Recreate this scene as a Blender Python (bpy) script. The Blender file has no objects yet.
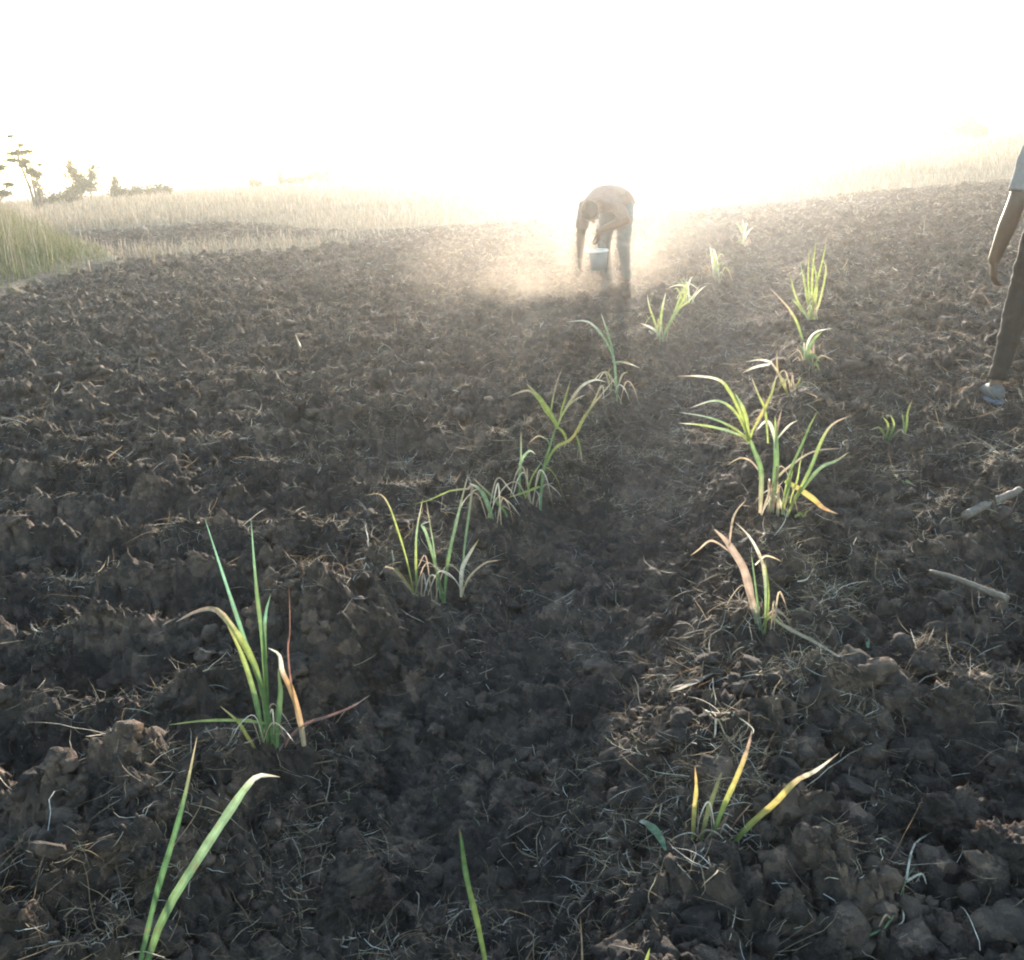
import bpy, math, random
import numpy as np
from mathutils import Vector, Matrix

SC = bpy.context.scene
COL = SC.collection
rng = np.random.default_rng(11)
random.seed(5)
f32 = np.float32

# ------------------------------------------------------------------ camera
FPX = 950.0; ROLL = math.radians(4.0); HC = 1.5
PITCH = math.atan(321 * math.cos(ROLL) / FPX)
cF = np.array([0, math.cos(PITCH), -math.sin(PITCH)])
_r = np.array([1.0, 0, 0]); _u = np.array([0, math.sin(PITCH), math.cos(PITCH)])
cR = math.cos(ROLL) * _r - math.sin(ROLL) * _u
cU = math.cos(ROLL) * _u + math.sin(ROLL) * _r
CAM = np.array([0, 0, HC])
cd = bpy.data.cameras.new('camera'); co = bpy.data.objects.new('camera', cd); COL.objects.link(co)
cd.sensor_width = 36; cd.lens = 36 * FPX / 1024; cd.clip_start = 0.05; cd.clip_end = 5000
M = Matrix.Identity(4)
for i in range(3):
    M[i][0] = cR[i]; M[i][1] = cU[i]; M[i][2] = -cF[i]; M[i][3] = CAM[i]
co.matrix_world = M
SC.camera = co

def ray(x, y):
    return cF + cR * (x - 512) / FPX - cU * (y - 480) / FPX

# ------------------------------------------------------------------ noise
TAB = rng.random((6, 256, 256)).astype(f32)
def vnoise(x, y, t=0):
    xi = np.floor(x); yi = np.floor(y)
    fx = (x - xi).astype(f32); fy = (y - yi).astype(f32)
    xi = xi.astype(np.int64) & 255; yi = yi.astype(np.int64) & 255
    fx = fx * fx * (3 - 2 * fx); fy = fy * fy * (3 - 2 * fy)
    T = TAB[t]; x1 = (xi + 1) & 255; y1 = (yi + 1) & 255
    a = T[xi, yi] * (1 - fx) + T[x1, yi] * fx
    b = T[xi, y1] * (1 - fx) + T[x1, y1] * fx
    return a * (1 - fy) + b * fy
def fbm(x, y, o=3, t=0):
    s = 0; a = 0.5
    for i in range(o):
        s = s + a * (vnoise(x * 2**i + 17.3 * i, y * 2**i + 9.1 * i, (t + i) % 6) - 0.5); a *= 0.55
    return s * 2
def worley(x, y, t=0):
    xi = np.floor(x).astype(np.int64); yi = np.floor(y).astype(np.int64)
    best = np.full(x.shape, 9.0, f32); idv = np.zeros(x.shape, f32)
    for dx in (-1, 0, 1):
        for dy in (-1, 0, 1):
            cx = xi + dx; cy = yi + dy
            jx = TAB[t][cx & 255, cy & 255]; jy = TAB[(t + 1) % 6][cx & 255, cy & 255]
            d = (cx + jx - x) ** 2 + (cy + jy - y) ** 2
            d = d.astype(f32)
            m = d < best
            best = np.where(m, d, best); idv = np.where(m, TAB[(t + 2) % 6][cx & 255, cy & 255], idv)
    return best, idv          # squared distance
def sstep(a, b, x):
    t = np.clip((x - a) / (b - a), 0, 1); return t * t * (3 - 2 * t)

ROWL = np.array([(-0.98, 1.3), (-0.72, 2.27), (-0.40, 3.15), (0.05, 4.02), (0.66, 5.9), (1.32, 8.05), (2.0, 9.9), (2.85, 12.2), (6, 20)])
ROWR = np.array([(0.18, 1.2), (0.40, 1.8), (0.80, 2.75), (1.15, 3.78), (2.15, 6.5), (2.72, 8.25), (3.1, 9.4), (4.2, 12.2), (8, 20)])
def rowx(R, y): return np.interp(y, R[:, 1], R[:, 0])

def soilmask(x, y):
    """1 where the ground is ploughed, 0 where dry grass stands"""
    w = fbm(x * 0.09, y * 0.09, 2, 3) * 7
    lim = np.interp(x, [-30, -8, -3, 4, 12, 40], [31, 30, 21.5, 21.0, 24, 30]) + w * 0.45
    m = 1 - sstep(lim - 2, lim + 2, y)
    # a strip of grass left inside the far left part
    w2 = fbm(x * 0.3, y * 0.3, 2, 1) * 2
    strip = np.exp(-((y - 20.5 + 0.05 * x + w2) / 1.5) ** 2) * sstep(-1.5, -4.5, x)
    # overgrown bank on the left edge
    bank = bankmask(x, y)
    return np.clip(m * (1 - 0.85 * strip) * (1 - bank), 0, 1)
def bankmask(x, y):
    lim = np.interp(y, [10, 14, 16.5, 18.5, 22, 26, 30, 60], [-7.9, -6.75, -6.7, -6.9, -9.0, -11.2, -13.5, -28])
    lim = lim + fbm(x * 0.8, y * 0.8, 2, 2) * 0.5
    return sstep(lim + 0.15, lim - 0.35, x)

FLAT = []
for _q in ((270, 748), (420, 600), (445, 598), (538, 508), (700, 845), (716, 850), (763, 632), (765, 514), (785, 514)):
    _d = ray(*_q); FLAT.append((CAM + _d * (0.06 - HC) / _d[2])[:2])
def height(x, y, detail=True):
    x = np.asarray(x, np.float64); y = np.asarray(y, np.float64)
    r = np.hypot(x, y)
    s = soilmask(x, y)
    h = fbm(x * 0.03, y * 0.03, 2, 4) * 0.16 * sstep(20, 60, r) + (0.68 - 0.38 * sstep(-12, -42, x)) * sstep(14, 66, r) - 2.2 * sstep(70, 260, r)
    h = h + bankmask(x, y) * 0.25 * sstep(9, 13, y)
    near = 1 - sstep(25, 60, r)
    xl = rowx(ROWL, y); xr = rowx(ROWR, y); c = 0.5 * (xl + xr); hw = 0.5 * (xr - xl)
    rowfade = 1 - sstep(11, 16, y)
    u = (x - c) / np.maximum(hw, 0.2)
    wob = fbm(x * 1.6, y * 1.6, 2, 2)
    rows = 0.10 * np.exp(-((x - xl + wob * 0.15) / 0.19) ** 2) + 0.085 * np.exp(-((x - xr + wob * 0.15) / 0.20) ** 2)
    rows = rows * (0.75 + 0.9 * vnoise(x * 1.3 + 4, y * 1.3, 5))
    trench = np.exp(-(u / 0.62) ** 4)
    h = h + rowfade * (rows - 0.07 * trench)
    # ridges thrown across by the plough
    ph = (y + 0.06 * x + 0.06 * fbm(x * 0.7, y * 0.7, 2, 1) + 0.03 * fbm(x * 3, y * 3, 2, 0)) / 0.43 - 0.18
    rg = 0.5 + 0.5 * np.cos(2 * np.pi * ph)
    left = sstep(0.15, -0.25, x - xl); right = sstep(0.2, 0.7, x - xr)
    amt = np.maximum(left, 0.35 * right) * rowfade + (1 - rowfade) * 0.7
    h = h + s * near * amt * 0.165 * (rg ** 1.3 - 0.4) * (0.6 + 0.8 * vnoise(x * 0.9, y * 0.9 + 3, 4))
    h = h + s * near * 0.07 * fbm(x * 1.9, y * 1.9, 3, 0)
    if detail:
        sm = 1 - 0.42 * trench * rowfade
        calm = np.zeros(x.shape)
        for (qx, qy) in FLAT: calm = np.maximum(calm, np.exp(-(((x - qx) / .10) ** 2 + ((y - qy + .05) / .12) ** 2)))
        k = s * near * sm * (1 - 0.65 * calm)
        wx = x + 0.045 * fbm(x * 11, y * 11, 3, 3); wy = y + 0.045 * fbm(x * 11 + 50, y * 11, 3, 4)
        for sc, amp, t in ((0.34, 0.05, 4), (0.17, 0.060, 0), (0.085, 0.040, 1), (0.042, 0.018, 2), (0.021, 0.007, 3)):
            d, idv = worley(wx / sc, wy / sc, t)
            R2 = 0.20 + 0.25 * idv
            h = h + k * amp * np.maximum(0, 1 - d / R2) ** 0.72 * (0.3 + idv)
        h = h + k * (0.03 - 0.075 * np.abs(fbm(x * 13, y * 13, 3, 5)) - 0.03 * np.abs(fbm(x * 42, y * 42, 2, 1))) + k * 0.014 * fbm(x * 80, y * 80, 2, 2)
    return h

def hz(x, y): return float(height(np.array([x]), np.array([y]))[0])
def hits(x, y, dz=0.0):
    """ground point under a picture point"""
    d = ray(x, y); z = 0.02
    for _ in range(12):
        t = (z - HC) / d[2]; p = CAM + d * t
        z = 0.5 * z + 0.5 * hz(p[0], p[1])
    p[2] = hz(p[0], p[1]) + dz
    return p

# ------------------------------------------------------------------ mesh helpers
def mesh(name, verts, faces, mat=None, parent=None, smooth=True, cols=None, attrs=None, mats=None, midx=None):
    verts = np.asarray(verts, f32)
    me = bpy.data.meshes.new(name)
    if isinstance(faces, np.ndarray):
        n, k = faces.shape
        me.vertices.add(len(verts)); me.vertices.foreach_set('co', verts.ravel())
        me.loops.add(n * k); me.loops.foreach_set('vertex_index', faces.astype(np.int32).ravel())
        me.polygons.add(n)
        me.polygons.foreach_set('loop_start', np.arange(0, n * k, k, dtype=np.int32))
        me.polygons.foreach_set('loop_total', np.full(n, k, np.int32))
        me.update(calc_edges=True)
    else:
        me.from_pydata(verts.tolist(), [], faces); me.update()
    if smooth: me.polygons.foreach_set('use_smooth', np.ones(len(me.polygons), bool))
    if cols is not None:
        a = me.attributes.new('tint', 'FLOAT_COLOR', 'POINT')
        c = np.ones((len(verts), 4), f32); c[:, :3] = cols
        a.data.foreach_set('color', c.ravel())
    for k, v in (attrs or {}).items():
        a = me.attributes.new(k, 'FLOAT', 'POINT'); a.data.foreach_set('value', np.asarray(v, f32))
    for m in (mats or ([mat] if mat else [])): me.materials.append(m)
    if midx is not None: me.polygons.foreach_set('material_index', np.asarray(midx, np.int32))
    o = bpy.data.objects.new(name, me); COL.objects.link(o)
    if parent is not None: o.parent = parent
    return o
def tag(o, label=None, cat=None, group=None, kind=None):
    for k, v in (('label', label), ('category', cat), ('group', group), ('kind', kind)):
        if v: o[k] = v
    return o
def empty(name, loc, label, cat, group=None):
    o = bpy.data.objects.new(name, None); COL.objects.link(o); o.location = [float(v) for v in loc]
    o.empty_display_size = 0.1
    return tag(o, label, cat, group)

class Buf:
    def __init__(s): s.v = []; s.f = []; s.c = []; s.n = 0
    def add(s, v, f, c=None):
        v = np.asarray(v, float); s.v.append(v); s.f += [[int(i) + s.n for i in q] for q in f]
        s.c.append(np.broadcast_to(np.asarray(c if c is not None else (1, 1, 1), float), (len(v), 3)))
        s.n += len(v)
    def build(s, name, mat, parent=None, off=(0, 0, 0), smooth=True, cols=True):
        V = np.concatenate(s.v) - np.asarray(off, float)
        return mesh(name, V, s.f, mat, parent, smooth, np.concatenate(s.c) if cols else None)

def spline(P, n):
    P = np.asarray(P, float); k = len(P)
    if k == 2: return P[0] + (P[1] - P[0]) * np.linspace(0, 1, n)[:, None]
    E = np.vstack([2 * P[0] - P[1], P, 2 * P[-1] - P[-2]])
    out = []
    for t in np.linspace(0, k - 1 - 1e-6, n):
        i = int(t); u = t - i; a, b, c, d = E[i], E[i + 1], E[i + 2], E[i + 3]
        out.append(0.5 * (2 * b + (c - a) * u + (2 * a - 5 * b + 4 * c - d) * u * u + (3 * b - a - 3 * c + d) * u**3))
    return np.array(out)
def tube(buf, P, R, seg=8, col=(1, 1, 1), cap=True, wob=0):
    P = np.asarray(P, float); n = len(P); R = np.broadcast_to(np.asarray(R, float), (n,))
    T = np.gradient(P, axis=0); T /= np.linalg.norm(T, axis=1)[:, None] + 1e-9
    ref = np.array([0, 0, 1.0]) if abs(T[0][2]) < 0.8 else np.array([1.0, 0, 0])
    V = []
    for i in range(n):
        a = np.cross(T[i], ref); a /= np.linalg.norm(a) + 1e-9; b = np.cross(T[i], a)
        for j in range(seg):
            w = 2 * math.pi * j / seg
            V.append(P[i] + (a * math.cos(w) + b * math.sin(w)) * R[i] * (1 + wob * (random.random() - .5)))
    F = [[i * seg + j, i * seg + (j + 1) % seg, (i + 1) * seg + (j + 1) % seg, (i + 1) * seg + j] for i in range(n - 1) for j in range(seg)]
    if cap: F += [list(range(seg))[::-1], [(n - 1) * seg + j for j in range(seg)]]
    buf.add(V, F, col)

# ------------------------------------------------------------------ materials
def newmat(name):
    m = bpy.data.materials.new(name); m.use_nodes = True; m.node_tree.nodes.clear()
    nt = m.node_tree; out = nt.nodes.new('ShaderNodeOutputMaterial')
    return m, nt, out
def nd(nt, typ, ins=None, **kw):
    n = nt.nodes.new(typ)
    for k, v in kw.items(): setattr(n, k, v)
    for k, v in (ins or {}).items():
        if hasattr(v, 'is_linked') or hasattr(v, 'node'): nt.links.new(v, n.inputs[k])
        else: n.inputs[k].default_value = v
    return n
def ramp(nt, fac, stops):
    n = nt.nodes.new('ShaderNodeValToRGB'); e = n.color_ramp.elements
    while len(e) < len(stops): e.new(0.5)
    for x, (p, c) in zip(e, stops): x.position = p; x.color = (*c, 1)
    nt.links.new(fac, n.inputs[0]); return n.outputs[0]
def mix(nt, fac, a, b, mode='MIX'):
    n = nt.nodes.new('ShaderNodeMix'); n.data_type = 'RGBA'; n.blend_type = mode
    for i, v in ((0, fac), (6, a), (7, b)):
        if hasattr(v, 'node'): nt.links.new(v, n.inputs[i])
        else: n.inputs[i].default_value = v if i == 0 else (*v, 1)
    return n.outputs[2]

def soil_material(name, withmask=True):
    m, nt, out = newmat(name)
    tc = nd(nt, 'ShaderNodeTexCoord').outputs['Object']
    n1 = nd(nt, 'ShaderNodeTexNoise', {'Vector': tc, 'Scale': 2.2, 'Detail': 5.0})
    n2 = nd(nt, 'ShaderNodeTexNoise', {'Vector': tc, 'Scale': 38.0, 'Detail': 6.0, 'Roughness': 0.7})
    n3 = nd(nt, 'ShaderNodeTexNoise', {'Vector': tc, 'Scale': 260.0, 'Detail': 4.0, 'Roughness': 0.7})
    c1 = ramp(nt, n1.outputs['Fac'], [(0.3, (0.074, 0.056, 0.047)), (0.7, (0.142, 0.107, 0.086))])
    c2 = ramp(nt, n2.outputs['Fac'], [(0.3, (0.60, 0.60, 0.63)), (0.55, (1, 1, 1)), (0.78, (1.75, 1.6, 1.45))])
    c = mix(nt, 1.0, c1, c2, 'MULTIPLY')
    wv = nd(nt, 'ShaderNodeVectorMath', {0: n2.outputs['Color'], 1: (0.05, 0.05, 0.05)}, operation='MULTIPLY')
    wp = nd(nt, 'ShaderNodeVectorMath', {0: tc, 1: wv.outputs[0]}, operation='ADD').outputs[0]
    for sc_, lo, hi in ((11.0, (0.62, 0.62, 0.66), (1.55, 1.45, 1.38)), (31.0, (0.66, 0.66, 0.68), (1.5, 1.42, 1.36))):
        vo = nd(nt, 'ShaderNodeTexVoronoi', {'Vector': wp, 'Scale': sc_})
        sp = nd(nt, 'ShaderNodeSeparateColor', {0: vo.outputs['Color']})
        c = mix(nt, 1.0, c, ramp(nt, sp.outputs[0], [(0.05, lo), (0.55, (0.95, 0.95, 0.95)), (0.95, hi)]), 'MULTIPLY')
    fib = nd(nt, 'ShaderNodeTexNoise', {'Vector': tc, 'Scale': 120.0, 'Detail': 3.0})
    fm = ramp(nt, fib.outputs['Fac'], [(0.62, (0, 0, 0)), (0.74, (1, 1, 1))])
    f2 = nd(nt, 'ShaderNodeMath', {0: fm, 1: 0.28}, operation='MULTIPLY')
    c = mix(nt, f2.outputs[0], c, (0.26, 0.20, 0.13))
    if withmask:
        at = nd(nt, 'ShaderNodeAttribute', attribute_name='litter').outputs['Fac']
        g = nd(nt, 'ShaderNodeTexNoise', {'Vector': tc, 'Scale': 1.1, 'Detail': 6.0, 'Roughness': 0.7})
        gc = ramp(nt, g.outputs['Fac'], [(0.3, (0.12, 0.10, 0.065)), (0.55, (0.22, 0.18, 0.125)), (0.75, (0.29, 0.24, 0.17))])
        c = mix(nt, at, c, gc)
    add = nd(nt, 'ShaderNodeMath', {0: n2.outputs['Fac'], 1: 2.5, 2: n3.outputs['Fac']}, operation='MULTIPLY_ADD')
    b = nd(nt, 'ShaderNodeBump', {'Height': add.outputs[0], 'Strength': 1.0, 'Distance': 0.012})
    p = nd(nt, 'ShaderNodeBsdfPrincipled', {'Base Color': c, 'Roughness': 0.92, 'Normal': b.outputs[0]})
    p.inputs['Specular IOR Level'].default_value = 0.25
    nt.links.new(p.outputs[0], out.inputs[0])
    return m
def blade_material(name, trans=0.45, rough=0.5, spec=0.3, mottle=60.0, amt=0.5):
    m, nt, out = newmat(name)
    at = nd(nt, 'ShaderNodeAttribute', attribute_name='tint').outputs['Color']
    tc = nd(nt, 'ShaderNodeTexCoord').outputs['Object']
    n = nd(nt, 'ShaderNodeTexNoise', {'Vector': tc, 'Scale': mottle, 'Detail': 4.0})
    v = ramp(nt, n.outputs['Fac'], [(0.3, (1 - amt,) * 3), (0.7, (1 + amt * 0.6,) * 3)])
    c = mix(nt, 1.0, at, v, 'MULTIPLY')
    n9 = nd(nt, 'ShaderNodeTexNoise', {'Vector': tc, 'Scale': mottle * 1.7, 'Detail': 3.0})
    c = mix(nt, ramp(nt, n9.outputs['Fac'], [(0.60, (0, 0, 0)), (0.72, (0.55, 0.55, 0.55))]), c, (0.20, 0.13, 0.07))
    p = nd(nt, 'ShaderNodeBsdfPrincipled', {'Base Color': c, 'Roughness': rough})
    p.inputs['Specular IOR Level'].default_value = spec
    t = nd(nt, 'ShaderNodeBsdfTranslucent', {'Color': c})
    s = nd(nt, 'ShaderNodeMixShader', {0: trans, 1: p.outputs[0], 2: t.outputs[0]})
    nt.links.new(s.outputs[0], out.inputs[0])
    return m
def plain_material(name, c, rough=0.8, scale=20, var=0.3, bump=0.2, dist=0.004, spec=0.3):
    m, nt, out = newmat(name)
    tc = nd(nt, 'ShaderNodeTexCoord').outputs['Object']
    n = nd(nt, 'ShaderNodeTexNoise', {'Vector': tc, 'Scale': scale, 'Detail': 6.0, 'Roughness': 0.65})
    cc = ramp(nt, n.outputs['Fac'], [(0.3, tuple(x * (1 - var) for x in c)), (0.7, tuple(min(1, x * (1 + var)) for x in c))])
    b = nd(nt, 'ShaderNodeBump', {'Height': n.outputs['Fac'], 'Strength': bump, 'Distance': dist})
    p = nd(nt, 'ShaderNodeBsdfPrincipled', {'Base Color': cc, 'Roughness': rough, 'Normal': b.outputs[0]})
    p.inputs['Specular IOR Level'].default_value = spec
    nt.links.new(p.outputs[0], out.inputs[0]); return m

M_SOIL = soil_material('ploughed_soil'); M_CLOD = soil_material('soil_clod', False)
M_LEAF = blade_material('cane_leaf', 0.36, 0.42, 0.4, 45, 0.3)
M_STRAW = blade_material('straw', 0.40, 0.7, 0.2, 90, 0.4)
M_GRASS = blade_material('grass', 0.25, 0.7, 0.15, 6, 0.3)
M_TREE = blade_material('tree_leaf', 0.12, 0.6, 0.2, 3, 0.3)
M_BARK = plain_material('bark', (0.11, 0.085, 0.065), 0.9, 15, 0.4, 0.6, 0.02)
M_STICK = plain_material('dry_cane', (0.155, 0.12, 0.098), 0.75, 60, 0.4, 0.4, 0.003)
M_SKIN = plain_material('skin', (0.105, 0.058, 0.038), 0.5, 30, 0.12, 0.1, 0.002, 0.4)
M_SHIRT = plain_material('grey_cotton', (0.23, 0.205, 0.20), 0.9, 60, 0.12, 0.25, 0.004)
M_TROUSER = plain_material('brown_cotton', (0.028, 0.021, 0.018), 0.9, 60, 0.2, 0.25, 0.004)
M_HAIR = plain_material('hair', (0.012, 0.010, 0.009), 0.8, 220, 0.3, 0.8, 0.004)
M_SHOE = plain_material('shoe_grey', (0.11, 0.105, 0.105), 0.75, 40, 0.2, 0.1, 0.002)
M_SHOE2 = plain_material('shoe_sole', (0.10, 0.12, 0.16), 0.6, 40, 0.2, 0.1, 0.002)
M_RED = plain_material('faded_red_cotton', (0.15, 0.105, 0.095), 0.9, 60, 0.15, 0.25, 0.004)
M_BLUE = plain_material('blue_grey_cotton', (0.12, 0.13, 0.14), 0.9, 60, 0.15, 0.25, 0.004)
M_BUCKET = plain_material('grey_plastic', (0.11, 0.12, 0.135), 0.35, 8, 0.1, 0.05, 0.002, 0.5)
M_RIM = plain_material('white_plastic', (0.75, 0.75, 0.74), 0.35, 8, 0.1, 0.05, 0.002, 0.5)
M_EYE = plain_material('eye_white', (0.6, 0.57, 0.53), 0.3, 8, 0.05, 0.0, 0.001, 0.5)
M_DARK = plain_material('dark_iris', (0.015, 0.01, 0.008), 0.3, 8, 0.05, 0.0, 0.001, 0.5)

# ------------------------------------------------------------------ ground, one sheet to the horizon
def build_ground():
    a_in = np.radians(np.arange(-48, 48.001, 0.085))
    a_out = np.radians(np.concatenate([np.arange(48.6, 70, 0.6), np.arange(70, 290, 4.0), np.arange(290, 312, 0.6)]))
    A = np.concatenate([a_in, a_out]); na = len(A)
    rs = [0.05, 0.3, 0.6, 0.8, 0.95]; r = 1.05
    while r < 900:
        rs.append(r)
        st = 0.75 * (r * r + 2.25) / 1425.0
        cap = 0.045 if r < 18 else (0.12 if r < 30 else (0.012 * r if r < 70 else 0.05 * r))
        r += min(st, cap)
    Rr = np.array(rs); nr = len(Rr)
    X = Rr[:, None] * np.sin(A)[None]; Y = Rr[:, None] * np.cos(A)[None]
    Z = np.zeros_like(X)
    for i in range(0, nr, 100): Z[i:i + 100] = height(X[i:i + 100], Y[i:i + 100])
    V = np.stack([X, Y, Z], -1).reshape(-1, 3)
    i = np.arange(nr - 1)[:, None]; j = np.arange(na)[None]; j2 = (j + 1) % na
    F = np.stack([i * na + j2 + 0 * i, i * na + j, (i + 1) * na + j, (i + 1) * na + j2], -1).reshape(-1, 4)
    F = np.concatenate([F]).astype(np.int32)
    lit = ((1 - soilmask(X, Y)) * (1 - 0.85 * bankmask(X, Y) * (Y < 34))).ravel()
    o = mesh('ground', V, F, M_SOIL, attrs={'litter': lit})
    # close the small hole under the camera by moving the innermost ring to one point
    co_ = V.copy(); co_[:na, 0] = 0; co_[:na, 1] = 0; co_[:na, 2] = Z[0].mean()
    o.data.vertices.foreach_set('co', co_.astype(f32).ravel()); o.data.update()
    print('ground', nr, na, nr * na)
    return tag(o, kind='structure')
ground = build_ground()

# ------------------------------------------------------------------ clods
import bmesh
def ico(sub):
    b = bmesh.new(); bmesh.ops.create_icosphere(b, subdivisions=sub, radius=1.0)
    b.verts.ensure_lookup_table()
    v = np.array([x.co[:] for x in b.verts]); f = np.array([[q.index for q in p.verts] for p in b.faces]); b.free(); return v, f
def lump(v, seed, rough=0.5):
    r = np.random.default_rng(seed); d = np.ones(len(v))
    for k, a in ((1.3, 0.28), (2.6, 0.20), (5.2, 0.13), (10, 0.085), (19, 0.055), (34, 0.035))[:6 if len(v) > 600 else 4]:
        for _ in range(4):
            w = r.normal(size=3); w /= np.linalg.norm(w)
            d += rough * a * np.sin(k * (v @ w) * 2.2 + r.random() * 6.28)
    out = v * d[:, None]
    for _ in range(7):                       # broken faces
        w = r.normal(size=3); w /= np.linalg.norm(w); lim = r.uniform(0.62, 0.95)
        e = out @ w - lim; out = out - np.where(e > 0, e, 0)[:, None] * w * 0.8
    return out
def rotm(r, n):
    q = r.normal(size=(n, 4)); q /= np.linalg.norm(q, axis=1)[:, None]
    w, x, y, z = q.T
    return np.stack([1 - 2 * (y*y + z*z), 2 * (x*y - z*w), 2 * (x*z + y*w), 2 * (x*y + z*w), 1 - 2 * (x*x + z*z), 2 * (y*z - x*w), 2 * (x*z - y*w), 2 * (y*z + x*w), 1 - 2 * (x*x + y*y)], -1).reshape(n, 3, 3)
def scatter_pts(r, n, r0, r1, amax=44):
    # uniform in log r weighting: more where it shows larger
    rad = np.exp(r.uniform(np.log(r0), np.log(r1), n)); a = np.radians(r.uniform(-amax, amax, n))
    return rad * np.sin(a), rad * np.cos(a)
BASES = [hits(*q)[:2] for q in ((270, 748), (425, 598), (440, 600), (496, 522), (538, 508), (617, 402), (661, 340), (697, 845), (710, 845), (724, 856), (763, 632), (776, 514), (806, 366), (793, 398), (812, 318))]
def clods():
    r = np.random.default_rng(3); VS = []; FS = []; n0 = 0
    for sub, n, ra, rb, smin, smax, ns in ((4, 420, 1.2, 2.6, 0.012, 0.042, 8), (3, 1500, 1.6, 4.5, 0.012, 0.044, 10), (2, 5000, 1.2, 8, 0.008, 0.034, 10), (1, 9000, 1.2, 5, 0.003, 0.009, 6), (1, 8000, 5, 22, 0.02, 0.075, 6)):
        bv, bf = ico(sub); var = [lump(bv, 100 * sub + i, 0.55) for i in range(ns)]
        x, y = scatter_pts(r, n, ra, rb)
        xl = rowx(ROWL, y); xr = rowx(ROWR, y); u = (x - 0.5 * (xl + xr)) / np.maximum(0.5 * (xr - xl), .2)
        keep = r.random(n) < (1 - 0.75 * np.exp(-(u / 0.6) ** 4)) * soilmask(x, y) * np.clip(0.25 + 1.3 * vnoise(x * 2.2, y * 2.2, 3), 0, 1)
        if sub > 1:
            for (qx, qy) in BASES: keep &= np.hypot(x - qx, y - qy + 0.04) > 0.10
        x = x[keep]; y = y[keep]; n = len(x)
        s = smin * (smax / smin) ** (r.random(n) ** 1.7)
        s = s * np.where(x > rowx(ROWR, y), 1.2, 1.0)
        z = height(x, y) + s * 0.08
        Rm = rotm(r, n); sc = s[:, None] * r.uniform(0.75, 1.25, (n, 3))
        for k in range(ns):
            idx = np.arange(k, n, ns)
            P = np.einsum('nij,vj->nvi', Rm[idx], var[k]) * sc[idx][:, None, :]
            P[:, :, 2] *= 0.8
            P += np.stack([x, y, z], -1)[idx][:, None, :]
            nv = len(bv)
            F = bf[None] + (n0 + np.arange(len(idx)) * nv)[:, None, None]
            VS.append(P.reshape(-1, 3)); FS.append(F.reshape(-1, 3)); n0 += len(idx) * nv
    o = mesh('soil_clods', np.concatenate(VS), np.concatenate(FS).astype(np.int32), M_CLOD)
    tag(o, 'loose dark soil crumbs and small clods over the ploughed field', 'soil', kind='stuff')
clods()
BIG = [  # px, py, radius px, label
    (866, 786, 24, 'craggy dark clod with a ragged top, left of the smooth rounded clods'),
    (953, 812, 25, 'smooth egg shaped clod just above the largest clod of the right side'),
    (998, 845, 31, 'largest clod, flat topped with a brown lit rim, by the right edge'),
    (826, 940, 27, 'bluish rounded clod cut by the bottom edge, left of the pale roots'),
    (975, 768, 17, 'pale grey wedge shaped clod above the egg shaped clod'),
    (790, 812, 26, 'broad clod behind the long thin tip of the yellow seedling'),
    (350, 888, 34, 'broad angular clod with a slanted flat face in the dark foreground'),
    (365, 775, 20, 'crusty brown clod at the foot of the tall green clump'),
    (160, 815, 22, 'rounded clod with a warm lit right edge beside the bent long leaf'),
    (905, 655, 17, 'dark smooth clod under a curled straw, right of the fallen dry leaf'),
    (918, 572, 21, 'wide low clod just above the thin grey stick'),
    (848, 733, 20, 'upright knobbly clod right of the white straw tangle'),
]
for i, (px, py, rp, lab) in enumerate(BIG):
    p = hits(px, py + rp * 0.4); dist = np.linalg.norm(p - CAM); s = rp * dist / FPX
    bv, bf = ico(5); v = lump(bv, 900 + i, 0.5)
    d = np.ones(len(v)); rr = np.random.default_rng(i)
    for _ in range(90):
        w = rr.normal(size=3); w /= np.linalg.norm(w); d += 0.011 * np.sin((v @ w) * rr.uniform(12, 48) + rr.random() * 6)
    v = v * d[:, None] * s * np.array([1.0, 0.9, 0.72])
    o = mesh('soil_clod', v, bf.astype(np.int32), M_CLOD); o.location = (p[0], p[1], p[2] + s * 0.22)
    tag(o, lab, 'clod', 'large soil clods')

# ------------------------------------------------------------------ litter of straw and roots
def ribbons(name, x, y, z, az, el, L, W, curve, tint, mat, r, seg=5, rise=None, lab=None, cat=None):
    """thin curved strips lying on or standing in the ground, one object"""
    n = len(x); t = np.linspace(0, 1, seg + 1)
    V = np.zeros((n, seg + 1, 3)); pos = np.stack([x, y, z], -1); a = az.copy(); e = el.copy()
    st = (L / seg)
    V[:, 0] = pos
    for k in range(seg):
        d = np.stack([np.cos(e) * np.cos(a), np.cos(e) * np.sin(a), np.sin(e)], -1)
        pos = pos + d * st[:, None]; V[:, k + 1] = pos
        a = a + curve[0] / seg + r.normal(0, curve[2], n); e = e + curve[1] / seg
    side = np.stack([-np.sin(az), np.cos(az), r.normal(0, 0.6, n)], -1); side /= np.linalg.norm(side, axis=1)[:, None]
    wp = np.interp(t, [0, 0.25, 0.7, 1], [0.7, 1, 0.8, 0.12])
    o_ = side[:, None, :] * (W[:, None] * 0.5)[:, :, None] * wp[None, :, None]
    Q = np.stack([V - o_, V + o_], 2).reshape(n, -1, 3)
    base = np.arange(seg)[:, None] * 2 + np.array([0, 1, 3, 2])[None]
    F = base[None] + (np.arange(n) * (seg + 1) * 2)[:, None, None]
    C = np.repeat(tint[:, None, :], (seg + 1) * 2, 1) if tint.ndim == 2 else np.repeat(tint, 2, 1)
    o = mesh(name, Q.reshape(-1, 3), F.reshape(-1, 4).astype(np.int32), mat, cols=C.reshape(-1, 3))
    return tag(o, lab, cat, kind='stuff')
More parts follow.
